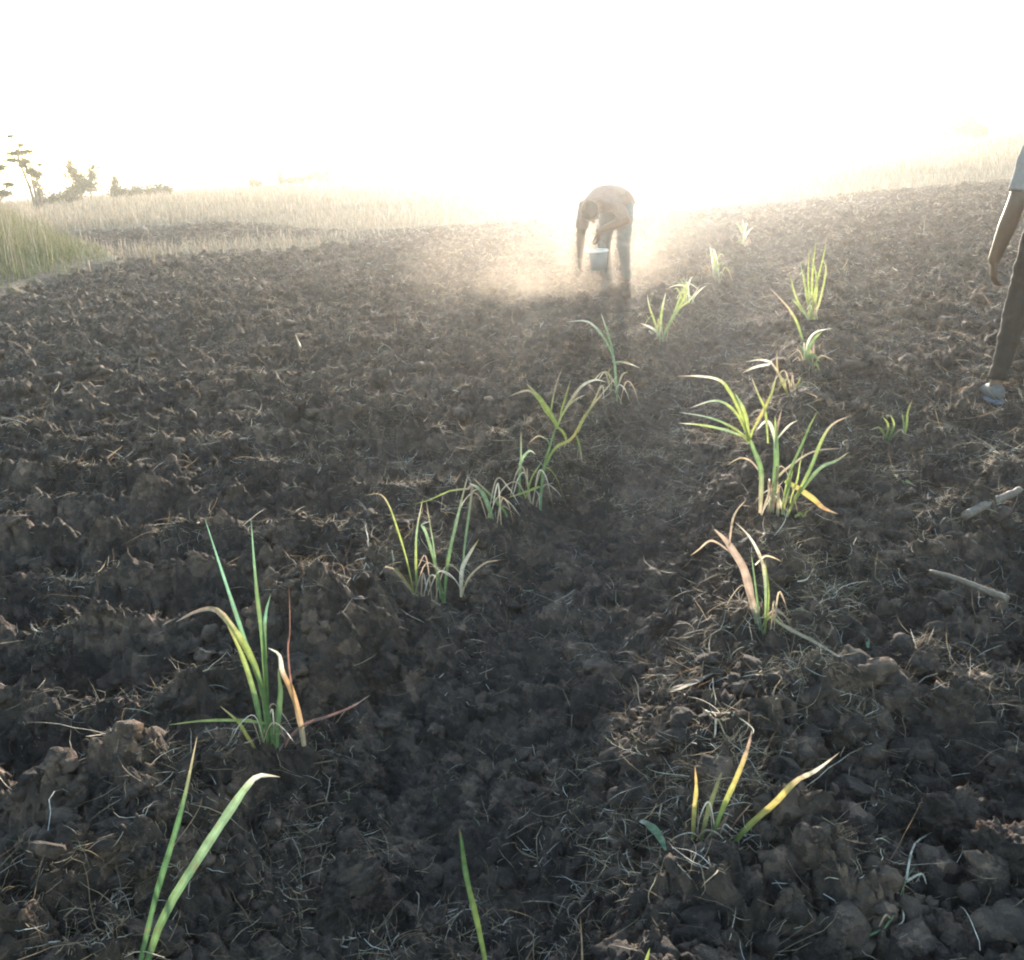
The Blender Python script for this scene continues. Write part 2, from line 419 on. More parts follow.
def pal(r, n, cs, p=None, v=0.2):
    cs = np.array(cs); c = cs[r.choice(len(cs), n, p=p)]
    return np.clip(c * r.uniform(1 - v, 1 + v, (n, 1)), 0, 1)
def straw():
    r = np.random.default_rng(21); n = 460000
    x, y = scatter_pts(r, n, 1.2, 30)
    xl = rowx(ROWL, y); xr = rowx(ROWR, y)
    dens = 0.10 + 0.8 * np.exp(-((x - xl - 0.1) / 0.30) ** 2) + 0.9 * np.exp(-((x - xr + 0.05) / 0.35) ** 2) + 0.45 * (x > xr) + 0.30 * sstep(3, 7, y) + 0.12
    pt = vnoise(x * 1.7, y * 1.7, 1) * vnoise(x * 6, y * 6, 4)
    rg = 0.5 + 0.5 * np.cos(2 * np.pi * ((y + 0.06 * x + 0.06 * fbm(x * 0.7, y * 0.7, 2, 1) + 0.03 * fbm(x * 3, y * 3, 2, 0)) / 0.43 - 0.18))
    dens = dens + (x < xl) * 0.55 * rg ** 2 * (y < 14)
    dens = dens * (0.24 + 1.7 * sstep(1.8, 4.2, y))
    dens = dens * np.clip(pt * 4.0 - 0.30, 0.05, 2.0)
    for (qx, qy) in BASES: dens = dens * (1 - 0.85 * np.exp(-(((x - qx) / .09) ** 2 + ((y - qy + .06) / .11) ** 2)))
    k = r.random(n) < dens * soilmask(x, y); x = x[k]; y = y[k]; n = len(x)
    rad = np.hypot(x, y)
    L = (r.gamma(1.6, 0.026, n) + 0.010) * (0.9 + 0.05 * rad); W = r.uniform(0.0006, 0.0017, n) * (0.75 + 0.21 * rad)
    z = height(x, y) + r.uniform(0.0, 0.012, n)
    az = r.uniform(0, 6.28, n); el = r.normal(0.14, 0.30, n)
    wide = r.random(n) < 0.05; W = np.where(wide, W * 2.4, W); L = np.where(wide, L * 0.8, L)
    cv = (r.normal(0, 0.7, n), -el * 1.3 + r.normal(0, 0.7, n), 0.22)
    t = pal(r, n, [(0.42, 0.32, 0.21), (0.30, 0.21, 0.13), (0.58, 0.50, 0.40), (0.17, 0.11, 0.07), (0.35, 0.37, 0.26), (0.62, 0.60, 0.56)], [0.34, 0.26, 0.17, 0.16, 0.02, 0.05])
    ribbons('straw_litter', x, y, z, az, el, L, W, cv, t, M_STRAW, r, 6, lab='dry straw, roots and grass bits strewn over the soil', cat='straw')
    print('straw', n)
straw()
def fibres():
    r = np.random.default_rng(31); n = 16000
    x, y = scatter_pts(r, n, 1.2, 5)
    k = r.random(n) < np.clip(vnoise(x * 3, y * 3, 2) * 1.5 - 0.3, 0.05, 1); x = x[k]; y = y[k]; n = len(x)
    z = height(x, y); az = r.uniform(0, 6.28, n); el = r.uniform(-0.1, 1.2, n)
    L = r.gamma(2, 0.008, n) + 0.006; W = r.uniform(0.0004, 0.0011, n)
    t = pal(r, n, [(0.20, 0.13, 0.08), (0.30, 0.22, 0.14), (0.12, 0.08, 0.05)])
    ribbons('root_fibres', x, y, z, az, el, L, W, (r.normal(0, 2, n), r.normal(-1, 1, n), 0.3), t, M_STRAW, r, 4, lab='fine brown root hairs sticking out of the clods', cat='roots')
fibres()

# ------------------------------------------------------------------ grasses of the far field and the left bank
def grasses():
    r = np.random.default_rng(41)
    n = 200000
    rad = np.exp(r.uniform(np.log(15), np.log(110), n)); a = np.radians(r.uniform(-44, 44, n))
    x = rad * np.sin(a); y = rad * np.cos(a)
    s = 1 - soilmask(x, y); b = bankmask(x, y) * (y < 34)
    k = (r.random(n) < s * (0.35 + 0.9 * vnoise(x * 0.25, y * 0.25, 2))) & (b < 0.5); x = x[k]; y = y[k]; rad = rad[k]; n = len(x)
    z = height(x, y, False) - 0.02
    L = (0.28 + 0.35 * vnoise(x * 0.12, y * 0.12, 5)) * r.uniform(0.5, 1.25, n); L *= np.where(rad < 32, 0.6, 1)
    W = 0.00050 * rad * r.uniform(0.6, 1.4, n) + 0.004
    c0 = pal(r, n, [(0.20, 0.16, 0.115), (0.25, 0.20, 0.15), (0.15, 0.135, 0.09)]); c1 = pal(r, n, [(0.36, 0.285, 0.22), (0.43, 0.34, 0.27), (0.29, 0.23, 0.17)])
    gr = (vnoise(x * 0.05 + 3, y * 0.05, 1) > 0.62)[:, None]
    c0 = np.where(gr, c0 * np.array([0.75, 1.0, 0.7]), c0)
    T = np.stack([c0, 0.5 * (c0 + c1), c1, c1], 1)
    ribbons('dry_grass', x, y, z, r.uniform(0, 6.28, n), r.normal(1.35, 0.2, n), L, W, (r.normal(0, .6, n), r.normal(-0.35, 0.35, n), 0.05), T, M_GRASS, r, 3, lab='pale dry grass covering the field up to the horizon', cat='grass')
    print('grass', n)
    # left bank: tall, green at the foot, straw coloured heads
    n = 70000
    y = r.uniform(11, 34, n) ** 1.0; x = r.uniform(-24, -6.0, n)
    bm = bankmask(x, y)
    k = (bm > 0.03) & (np.abs(np.degrees(np.arctan2(x, y))) < 50) & (r.random(n) < 0.5 + 0.5 * vnoise(x * 1.3, y * 1.3, 0)); x = x[k]; y = y[k]; bm = bm[k]; n = len(x)
    edge = bankedge(x, y)
    z = height(x, y, False) - 0.03
    L = (0.16 + 0.85 * sstep(0.1, 1.9, edge)) * r.uniform(0.55, 1.2, n) * (0.35 + 1.25 * vnoise(x * 1.3, y * 1.3, 3))
    W = r.uniform(0.006, 0.014, n)
    g0 = pal(r, n, [(0.05, 0.085, 0.025), (0.08, 0.12, 0.035), (0.10, 0.11, 0.05)]); g1 = pal(r, n, [(0.09, 0.13, 0.045), (0.13, 0.15, 0.065), (0.20, 0.17, 0.11)], [0.4, 0.3, 0.3]); g2 = pal(r, n, [(0.33, 0.26, 0.19), (0.22, 0.21, 0.11)], [0.7, 0.3])
    hi = sstep(0.3, 1.6, edge)[:, None]
    T = np.stack([g0, g0 * 0.5 + g1 * 0.5, g1 * (1 - 0.5 * hi) + g2 * 0.5 * hi, g2 * hi + g1 * (1 - hi)], 1)
    ribbons('tall_grass', x, y, z, r.uniform(0, 6.28, n), r.normal(1.38, 0.18, n), L, W, (r.normal(0, .6, n), r.normal(-0.5, 0.5, n), 0.05), T, M_GRASS, r, 3, lab='tall rank grass on the left bank, green below with dry tops', cat='grass')
    # seed plumes
    n = 700; y = r.uniform(14, 28, n); x = r.uniform(-20, -6.6, n); k = bankedge(x, y) > 0.5; x = x[k]; y = y[k]; n = len(x)
    z = height(x, y, False)
    L = r.uniform(0.85, 1.15, n) * (0.55 + 0.5 * sstep(0.4, 2.2, bankedge(x, y)))
    cc = pal(r, n, [(0.56, 0.47, 0.38), (0.5, 0.42, 0.3)]); T = np.stack([cc * 0.7] * 3 + [cc], 1)
    ribbons('grass_stalks', x, y, z, r.uniform(0, 6.28, n), r.normal(1.45, 0.08, n), L, np.full(n, 0.008), (r.normal(0, .3, n), r.normal(-0.2, 0.15, n), 0.02), T, M_GRASS, r, 3, lab='thin dry seed stalks rising out of the left bank', cat='grass')
def bankedge(x, y):
    lim = np.interp(y, [10, 14, 16.5, 18.5, 22, 26, 30, 60], [-7.9, -6.75, -6.7, -6.9, -9.0, -11.2, -13.5, -28])
    return lim - x
grasses()
def sprouts():
    r = np.random.default_rng(51); n = 5000
    x, y = scatter_pts(r, n, 1.4, 9); xl = rowx(ROWL, y); xr = rowx(ROWR, y)
    d = np.exp(-(((x - 0.5 * (xl + xr)) / (0.4 * (xr - xl))) ** 2)) * 0.5 + 0.06 + 0.25 * (x > xr)
    k = r.random(n) < d * np.clip(vnoise(x * 2.5, y * 2.5, 5) * 2 - 0.9, 0, 1); x = x[k]; y = y[k]; n = len(x)
    t = pal(r, n, [(0.10, 0.15, 0.05), (0.17, 0.20, 0.08), (0.22, 0.25, 0.14)])
    ribbons('weed_sprouts', x, y, height(x, y), r.uniform(0, 6.28, n), r.normal(0.8, 0.4, n), r.uniform(0.012, 0.05, n), r.uniform(0.0012, 0.003, n), (r.normal(0, 1, n), r.normal(-0.9, 0.5, n), 0.1), t, M_LEAF, r, 4, lab='tiny green weed sprouts in the trodden furrow', cat='weeds')
sprouts()
# ------------------------------------------------------------------ seedling plants
G = (0.12, 0.19, 0.075); DG = (0.07, 0.14, 0.06); PG = (0.22, 0.30, 0.17); YG = (0.28, 0.32, 0.09); Y = (0.42, 0.33, 0.11); OR = (0.40, 0.24, 0.12)
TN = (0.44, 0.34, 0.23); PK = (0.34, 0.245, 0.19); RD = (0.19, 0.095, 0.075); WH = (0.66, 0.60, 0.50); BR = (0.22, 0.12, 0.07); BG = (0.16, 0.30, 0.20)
def leaf(root, base, pts, wpx, cols, depth=None, twist=None, name='leaf', flat=0.0):
    bp = np.asarray(base); n = np.array([bp[0], bp[1], 0.0]); hd = np.linalg.norm(n); n /= hd
    if depth is None: depth = random.uniform(-0.14, 0.14)
    if twist is None: twist = random.uniform(-0.5, 0.5)
    P = spline(np.array(pts, float), 15); W = []
    for i, (x, y) in enumerate(P):
        d = ray(x, y); t = ((bp - CAM) @ n) / (d @ n); s = i / 14.0
        q = CAM + d * t * (1 + depth * s * s / hd)
        g = hz(q[0], q[1])
        if i > 1 and q[2] < g + 0.006: q[2] = g + 0.006
        W.append(q)
    if flat == 0: W[0][2] -= 0.012
    W = np.array(W); T = np.gradient(W, axis=0); T /= np.linalg.norm(T, axis=1)[:, None] + 1e-9
    s = np.linspace(0, 1, 15)
    prof = np.interp(s, [0, .12, .35, .6, .8, .93, 1], [.6, .8, 1, .86, .56, .26, .04]) * (1 + 0.10 * np.sin(s * 37 + wpx * 5 + pts[0][0]) * np.sin(s * 15 + pts[-1][1]))
    w = wpx / FPX * np.linalg.norm(bp - CAM) * 0.72 * prof * 0.5
    V = []; C = []
    cst = np.linspace(0, 1, len(cols)); cc = np.stack([np.interp(s, cst, np.array(cols)[:, k]) for k in range(3)], -1)
    for i in range(15):
        v = W[i] - CAM; v /= np.linalg.norm(v)
        sd = np.cross(T[i], v); sd /= np.linalg.norm(sd) + 1e-9; nn = np.cross(sd, T[i])
        th = twist * (1 + 0.6 * s[i]); a = sd * math.cos(th) + nn * math.sin(th); b = nn * math.cos(th) - sd * math.sin(th)
        V += [W[i] - a * w[i] - b * w[i] * .30, W[i] - a * w[i] * .5 - b * w[i] * .04, W[i] + b * w[i] * 0.12, W[i] + a * w[i] * .5 - b * w[i] * .04, W[i] + a * w[i] - b * w[i] * .30]
        C += [cc[i] * 0.95, cc[i], cc[i] * 1.12 + 0.015, cc[i], cc[i] * 0.95]
    F = np.array([[i * 5 + j, i * 5 + j + 1, i * 5 + j + 6, i * 5 + j + 5] for i in range(14) for j in range(4)], np.int32)
    off = np.array(root.location[:])
    return mesh(name, np.array(V) - off, F, M_LEAF, root, cols=np.clip(C, 0, 1))
def plant(px, py, label, leaves, group='grass like seedlings planted in two rows', name='cane_seedling', below=False):
    p = hits(px, py); o = empty(name, p, label, 'plant', group)
    for L in leaves:
        pts, w, cols = L[:3]; kw = L[3] if len(L) > 3 else {}
        leaf(o, p, pts, w, cols, **kw)
    if group:
        q = random.Random(int(px + py)); sc_ = min(1.0, 4.0 / float(np.linalg.norm(p - CAM)))
        for i in range(7 if py < 900 else 0):          # limp dry blades round the foot
            dx = q.uniform(-34, 34) * sc_; up = q.uniform(8, 46) * sc_; b0 = px + q.uniform(-12, 12) * sc_
            leaf(o, p, [(b0, py), (b0 + dx * .35, py - up), (b0 + dx * .8, py - up * .8), (b0 + dx * 1.2, py - up * q.uniform(-.3, .6))], q.uniform(1.3, 2.8) * max(sc_, .6), [TN, q.choice([TN, PK, WH, YG]), q.choice([WH, TN, BR])])
    return o
plant(270, 748, 'tall green clump with a bent tan tip and a red blade, left side', [
    ([(268, 748), (262, 690), (245, 640), (225, 580), (205, 519)], 6, [G, G, BG, BG]),
    ([(270, 745), (264, 650), (257, 590), (251, 519)], 7, [G, G, G, BG]),
    ([(270, 745), (265, 650), (266, 615), (271, 593)], 6, [G, G, BG, PG]),
    ([(273, 745), (264, 695), (250, 655), (230, 624), (214, 609), (195, 612), (176, 622)], 8, [G, G, YG, TN, PK, PK]),
    ([(264, 746), (256, 700), (242, 655), (225, 620)], 7, [G, G, YG, Y]),
    ([(276, 744), (278, 715), (280, 690), (278, 668)], 9, [G, G, G, YG]),
    ([(304, 742), (299, 715), (291, 690), (282, 672), (279, 655), (268, 648)], 8, [TN, OR, OR, WH, WH]),
    ([(302, 742), (292, 690), (288, 650), (290, 630), (289, 585)], 2.6, [TN, RD, RD, RD]),
    ([(278, 726), (245, 721), (205, 721), (168, 725)], 5, [G, YG, YG, YG], {'depth': -0.05}),
    ([(260, 756), (249, 740), (238, 722), (220, 706)], 5, [YG, Y, YG, TN]),
    ([(284, 744), (302, 726), (330, 716), (352, 707), (370, 695)], 5, [RD, RD, RD, PK], {'depth': 0.02}),
])
plant(425, 598, 'upright grey green seedling of thin blades with fallen tan leaves, second in the left row', [
    ([(417, 602), (416, 560), (417, 530), (423, 498)], 3.6, [G, YG, PG, TN]),
    ([(415, 598), (407, 560), (398, 530), (389, 505), (380, 494), (366, 495)], 3, [YG, YG, YG, TN, TN]),
    ([(443, 600), (436, 565), (426, 532), (422, 525), (431, 521)], 5.5, [G, G, PG, PG, WH]),
    ([(444, 600), (448, 560), (458, 515), (469, 470)], 5, [G, G, PG, PK]),
    ([(440, 596), (434, 550), (430, 525), (426, 500)], 2.2, [PG, PG, TN]),
    ([(462, 590), (464, 550), (468, 520), (472, 486), (468, 489), (450, 491), (430, 500), (411, 505)], 4, [TN, PG, PG, PK, TN, YG, YG, YG]),
    ([(418, 600), (402, 588), (385, 582), (354, 579)], 5, [Y, Y, TN, WH], {'depth': -0.03}),
    ([(440, 602), (415, 596), (395, 586), (370, 583), (344, 588)], 3, [TN, TN, TN, WH], {'depth': -0.06}),
    ([(461, 594), (462, 570), (469, 555), (479, 539)], 6, [TN, WH, WH, Y]),
    ([(462, 592), (470, 576), (485, 563), (500, 560)], 3, [TN, TN, PK]),
    ([(403, 616), (399, 597), (395, 576)], 6, [PG, PG, WH]),
])
plant(496, 522, 'small seedling with two pale green blades arching left, between taller neighbours', [
    ([(493, 522), (487, 503), (480, 490), (469, 483)], 7, [G, PG, PG, WH], {'depth': -0.05}),
    ([(507, 514), (494, 498), (472, 477)], 5, [G, G, PK], {'depth': 0.05}),
])
plant(538, 508, 'forked yellowing seedling with a long right branch, third in the left row', [
    ([(540, 512), (543, 472), (550, 445), (558, 420)], 5, [PG, G, G, G], {'name': 'stem', 'depth': 0.03}),
    ([(557, 424), (548, 410), (538, 396), (526, 383)], 6.5, [YG, YG, YG, TN]),
    ([(556, 424), (546, 412), (538, 398), (530, 391), (520, 392), (506, 398)], 4, [YG, YG, TN, PK]),
    ([(556, 426), (563, 432), (566, 440), (564, 448)], 4, [YG, YG, TN]),
    ([(551, 408), (556, 385), (563, 366)], 2.6, [YG, PK, PK]),
    ([(560, 415), (566, 395), (571, 378)], 3, [YG, YG, PK]),
    ([(557, 424), (570, 402), (582, 386), (595, 380), (606, 382)], 4, [YG, TN, WH, WH]),
    ([(560, 415), (572, 402), (580, 397), (586, 395)], 2.6, [YG, TN, WH]),
    ([(546, 462), (557, 446), (572, 438), (585, 415), (600, 396), (617, 376)], 5, [G, YG, Y, Y, TN, WH], {'depth': 0.1}),
    ([(576, 434), (580, 448), (582, 462)], 3, [YG, G, TN]),
    ([(578, 430), (592, 405), (602, 385), (604, 400)], 3, [YG, TN, WH]),
    ([(520, 508), (520, 470), (523, 458), (530, 451), (536, 455)], 4.5, [G, PG, PG, WH]),
    ([(521, 470), (521, 450), (521, 430)], 2, [PG, PG, TN]),
    ([(524, 508), (531, 480), (543, 460)], 3, [YG, YG, PG]),
    ([(541, 486), (528, 491), (508, 498)], 4, [YG, YG, Y]),
    ([(540, 512), (539, 496), (534, 489)], 3, [WH, WH, PK]),
    ([(549, 440), (538, 436), (528, 444)], 2, [PG, TN, TN]),
])
plant(617, 402, 'drooping bluish seedling at the edge of the glare, fourth in the left row', [
    ([(617, 402), (616, 382), (614, 360), (610, 340)], 4, [PG, PG, PG], {'name': 'stem'}),
    ([(613, 355), (605, 340), (596, 328), (585, 321), (566, 322)], 4, [PG, PG, WH, WH]),
    ([(613, 350), (607, 330), (601, 313)], 4, [PG, PG, WH]),
    ([(615, 362), (622, 362), (630, 364), (640, 368)], 3, [PG, TN, WH]),
    ([(616, 385), (606, 372), (598, 380)], 3, [TN, TN, WH]),
    ([(617, 390), (622, 375), (628, 372)], 3, [PG, TN, TN]),
])
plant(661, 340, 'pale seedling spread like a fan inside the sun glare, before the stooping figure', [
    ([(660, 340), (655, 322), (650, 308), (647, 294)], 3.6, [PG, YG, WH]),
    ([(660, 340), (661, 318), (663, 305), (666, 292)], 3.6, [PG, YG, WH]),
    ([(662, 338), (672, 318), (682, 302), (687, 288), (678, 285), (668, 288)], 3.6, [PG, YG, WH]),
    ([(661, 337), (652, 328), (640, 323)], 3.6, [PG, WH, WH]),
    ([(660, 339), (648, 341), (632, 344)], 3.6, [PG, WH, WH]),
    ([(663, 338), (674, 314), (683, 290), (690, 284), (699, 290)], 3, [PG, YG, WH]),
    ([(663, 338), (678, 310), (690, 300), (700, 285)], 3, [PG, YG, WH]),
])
def tuftplant(px, py, h, w, n, label, cols, lean=0, wpx=2.6):
    r = random.Random(int(px * 7 + py)); L = []
    for i in range(n):
        dx = (i / (n - 1) - .5) * 2 * w * r.uniform(.6, 1) + lean; hh = h * r.uniform(.55, 1)
        b = r.uniform(-w, w) * .25
        pts = [(px + b, py), (px + b + dx * .25, py - hh * .5), (px + b + dx * .65, py - hh * .85), (px + b + dx, py - hh * r.uniform(.8, 1.05))]
        L.append((pts, wpx, [r.choice(cols), r.choice(cols), WH if r.random() < .4 else r.choice(cols)]))
    return plant(px, py, label, L)
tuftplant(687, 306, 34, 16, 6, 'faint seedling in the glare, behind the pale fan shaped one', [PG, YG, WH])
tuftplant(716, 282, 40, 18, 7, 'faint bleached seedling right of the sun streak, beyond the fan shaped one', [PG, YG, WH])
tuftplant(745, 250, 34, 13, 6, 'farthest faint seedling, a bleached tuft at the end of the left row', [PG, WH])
plant(707, 842, 'yellow seedling of four stiff blades, one bent over to a long thin tip', [
    ([(692, 848), (694, 812), (696, 788), (695, 766)], 6, [G, Y, Y, OR]),
    ([(700, 844), (708, 812), (716, 788), (726, 760)], 6.5, [G, Y, Y, PK]),
    ([(709, 844), (723, 808), (739, 772), (748, 747), (752, 730)], 6.5, [G, YG, Y, PK, PK]),
    ([(724, 856), (748, 826), (774, 803), (795, 781), (816, 770), (840, 752)], 8.5, [G, YG, Y, Y, TN, WH, TN], {'depth': -0.08}),
    ([(714, 845), (722, 825), (729, 814)], 6, [BR, BR, PK]),
    ([(721, 845), (737, 820), (751, 804)], 2.4, [RD, RD, PK]),
], name='cane_seedling')
plant(763, 632, 'withered pinkish seedling with one broad dry leaf and a fallen tan blade', [
    ([(762, 634), (752, 600), (745, 571), (733, 550), (724, 538), (714, 529)], 11, [PG, PK, PK, PK, PK, TN], {'twist': 0.2}),
    ([(729, 546), (732, 522), (737, 510), (746, 500)], 3.4, [PK, TN, TN], {'flat': 1}),
    ([(765, 630), (766, 598), (764, 570), (758, 552), (748, 535), (735, 522)], 5, [YG, PG, TN, WH, TN]),
    ([(761, 630), (757, 600), (754, 575), (751, 553)], 3, [G, G, PG]),
    ([(765, 632), (768, 605), (768, 585), (765, 560)], 3.4, [YG, YG, YG]),
    ([(768, 614), (788, 628), (815, 642), (848, 662)], 5, [YG, TN, TN, WH], {'depth': -0.1}),
    ([(730, 552), (718, 543), (709, 541), (698, 550), (690, 556)], 3, [PK, TN, TN], {'flat': 1}),
    ([(755, 565), (765, 556), (775, 558), (782, 562)], 3, [WH, TN, TN], {'flat': 1}),
])
plant(776, 514, 'largest bushy seedling of the right row with many arching blades and one yellow leaf', [
    ([(760, 516), (761, 472), (753, 448), (746, 428)], 7, [TN, G, G, YG], {'name': 'stem', 'depth': 0.02}),
    ([(749, 438), (740, 412), (731, 393), (720, 380), (700, 376), (676, 376)], 5, [YG, YG, YG, WH, TN], {'depth': -0.1}),
    ([(749, 438), (738, 416), (726, 404), (712, 401), (690, 408)], 4, [YG, YG, PG, WH]),
    ([(749, 440), (733, 428), (710, 418), (678, 412)], 4, [YG, YG, PG, WH]),
    ([(748, 438), (726, 430), (702, 425), (678, 423)], 4, [YG, PG, YG, WH]),
    ([(749, 438), (744, 412), (735, 393)], 6.5, [YG, YG, PG]),
    ([(750, 436), (763, 412), (772, 393), (777, 372)], 5, [YG, Y, YG, TN]),
    ([(768, 440), (765, 410), (759, 396), (751, 376)], 3.4, [YG, YG, TN]),
    ([(771, 512), (776, 472), (776, 442), (775, 416)], 8, [G, G, G, YG], {'name': 'stem', 'depth': 0.05}),
    ([(776, 446), (771, 426), (765, 422), (757, 430)], 5, [PG, WH, WH]),
    ([(776, 440), (778, 425), (782, 408)], 3, [YG, PK, PK]),
    ([(776, 440), (788, 426), (798, 420)], 3, [PG, WH, WH]),
    ([(782, 508), (790, 472), (802, 445), (809, 428), (817, 412)], 4, [YG, G, G, YG]),
    ([(787, 514), (800, 490), (812, 465), (822, 440), (833, 424), (852, 415)], 5, [YG, YG, G, YG, TN, PK]),
    ([(790, 506), (808, 482), (822, 467), (836, 461), (849, 452)], 5, [YG, G, PG, PG, TN]),
    ([(762, 512), (776, 480), (796, 462), (816, 451), (845, 448)], 4, [TN, TN, TN, PK]),
    ([(790, 500), (797, 480), (800, 462), (804, 448)], 3, [YG, YG, PK]),
    ([(785, 481), (800, 489), (815, 500), (824, 508), (838, 514)], 8, [YG, Y, Y, OR, TN], {'flat': 1}),
    ([(760, 472), (751, 461), (740, 458), (727, 465)], 3, [PK, TN, TN], {'flat': 1}),
    ([(794, 524), (801, 518), (810, 512)], 4.5, [YG, YG, Y]),
    ([(772, 516), (773, 495), (768, 480)], 6, [PK, TN, BR]),
    ([(782, 514), (788, 490), (793, 470)], 5, [YG, G, YG]),
])
plant(806, 366, 'short bright green seedling under a dry stalk, behind the bushy one of the right row', [
    ([(806, 366), (809, 348), (815, 338), (822, 332)], 5, [G, G, YG]),
    ([(805, 366), (804, 352), (800, 345)], 5, [YG, G, YG]),
    ([(807, 366), (812, 355), (820, 362)], 5, [G, G, YG]),
    ([(808, 368), (816, 364), (820, 372)], 4, [G, YG, YG]),
    ([(803, 340), (797, 322), (788, 307), (769, 287)], 4, [G, YG, TN, PK], {'flat': 1}),
    ([(806, 356), (808, 342), (816, 332), (833, 328)], 3, [PG, WH, WH]),
])
plant(793, 398, 'sparse twiggy seedling between the bushy one and the bright green one', [
    ([(790, 400), (783, 382), (772, 364), (764, 362)], 3.4, [YG, TN, WH]),
    ([(790, 400), (778, 372), (777, 350)], 2.6, [YG, Y, PK]),
    ([(791, 400), (796, 385), (806, 384)], 3.2, [YG, Y, YG]),
    ([(791, 398), (800, 396), (812, 402)], 4, [PG, PG, TN]),
    ([(770, 364), (755, 367), (742, 373)], 3.6, [WH, WH, TN], {'flat': 1}),
    ([(772, 362), (760, 360), (745, 362)], 3, [WH, WH, TN], {'flat': 1}),
])
plant(812, 318, 'feathery upright yellow green seedling, last clear one of the right row', [
    ([(812, 318), (815, 290), (822, 262), (826, 243)], 3.2, [YG, YG, YG]), ([(810, 318), (806, 290), (800, 262)], 3.2, [YG, YG, PG]),
    ([(813, 318), (812, 280), (816, 240)], 3.2, [YG, YG, YG]), ([(809, 318), (797, 300), (790, 275)], 3.2, [PG, YG, YG]),
    ([(807, 316), (799, 306), (792, 299)], 3.6, [PG, YG, PG]), ([(813, 318), (817, 285), (812, 256)], 3, [YG, YG, YG]),
    ([(811, 318), (808, 280), (809, 248)], 3, [PG, YG, YG]), ([(812, 318), (806, 296), (804, 270)], 3, [PG, YG, YG]),
    ([(814, 318), (820, 300), (826, 270), (822, 258)], 3, [TN, YG, TN]),
])
plant(888, 440, 'low spreading grass tuft with one taller blade, left of the shoe', [
    ([(886, 440), (880, 428), (870, 430)], 3, [G, YG, TN]), ([(886, 440), (888, 425), (882, 416)], 3, [G, YG, YG]),
    ([(888, 440), (894, 425), (890, 414)], 3, [G, YG, YG]), ([(889, 440), (900, 430), (904, 434)], 3, [G, TN, TN]),
    ([(903, 441), (907, 425), (908, 412), (913, 398)], 3.6, [YG, YG, YG, TN]), ([(903, 441), (904, 425), (902, 412)], 3, [YG, G, YG]),
    ([(886, 442), (874, 436), (868, 442)], 3, [TN, TN, TN]),
], group=None, name='grass_tuft')
plant(137, 985, 'dark green seedling at the lower left with one long blade bent at its pale tip', [
    ([(134, 990), (155, 900), (170, 850), (184, 800), (197, 737)], 7, [G, DG, DG, DG, TN]),
    ([(139, 990), (163, 918), (203, 852), (230, 811), (246, 788), (259, 776), (280, 777)], 11, [G, G, (0.16, 0.24, 0.13), (0.17, 0.25, 0.14), PG, WH, TN]),
    ([(130, 990), (118, 965), (112, 950)], 6, [YG, YG, TN]),
])
plant(492, 992, 'seedling showing as one pointed green blade at the bottom edge of the furrow', [
    ([(492, 1000), (479, 932), (466, 878), (461, 842), (459, 828)], 8, [G, YG, G, DG, BR]),
])
plant(581, 990, 'single thin tan stalk at the bottom edge', [([(581, 1000), (582, 955), (580, 914)], 3, [YG, TN, BR])], group=None, name='grass_stalk')
plant(640, 1000, 'small green blade just entering at the bottom edge, right of the thin stalk', [([(638, 1005), (645, 970), (650, 948)], 8, [G, YG, YG])], group=None, name='grass_seedling')

# ------------------------------------------------------------------ things lying on the soil
def lying(name, pts, wpx, cols, label, cat, lift=0.012):
    ps = [hits(x, y, lift) for x, y in pts]; p0 = ps[0]
    zt = max(q[2] for q in ps)
    for i, (x, y) in enumerate(pts):
        z = zt * .7 + ps[i][2] * .3; d = ray(x, y); ps[i] = CAM + d * (z - HC) / d[2]
    p0 = ps[0]
    P = spline(np.array(ps), 15); s = np.linspace(0, 1, 15)
    T = np.gradient(P, axis=0); T /= np.linalg.norm(T, axis=1)[:, None]
    sd = np.cross(T, np.array([0, 0.3, 1.0])); sd /= np.linalg.norm(sd, axis=1)[:, None]
    w = 0.6 * wpx / FPX * np.linalg.norm(p0 - CAM) * np.interp(s, [0, .2, .6, 1], [.5, 1, .9, .15])
    V = []; C = []; cst = np.linspace(0, 1, len(cols))
    for i in range(15):
        c = [np.interp(s[i], cst, np.array(cols)[:, k]) for k in range(3)]; wob = 0.25 * math.sin(i * 1.3)
        up = np.array([0, -.5, .85])
        V += [P[i] - sd[i] * w[i] + up * w[i] * (.35 + wob), P[i], P[i] + sd[i] * w[i] + up * w[i] * (.35 - wob)]; C += [c, c, c]
    F = np.array([[i * 3 + j, i * 3 + j + 1, i * 3 + j + 4, i * 3 + j + 3] for i in range(14) for j in range(2)], np.int32)
    o = mesh(name, np.array(V) - p0, F, M_STRAW, cols=np.array(C)); o.location = p0
    return tag(o, label, cat)
lying('dry_leaf', [(668, 692), (690, 684), (715, 670), (738, 656)], 12, [(.20, .15, .10), (.20, .15, .10), (.22, .14, .09), (.32, .18, .09)], 'broad dry leaf with a lit orange edge lying between the rows', 'leaf', 0.03)
lying('dry_leaf', [(672, 690), (700, 680), (734, 661)], 6, [(.22, .19, .16), (.2, .17, .14), (.2, .17, .14)], 'narrow grey dry leaf lying under the broad orange edged one', 'leaf', 0.008)
lying('leaf_scrap', [(640, 821), (650, 826), (660, 838), (666, 852)], 8, [WH, PG, PG, BG], 'short pale bluish blade curled on the soil left of the yellow seedling', 'leaf', 0.02)
lying('yellow_leaf', [(878, 472), (890, 474), (903, 480), (915, 486)], 6, [TN, Y, YG, TN], 'small yellow leaf lying alone above the thick stick', 'leaf', 0.02)
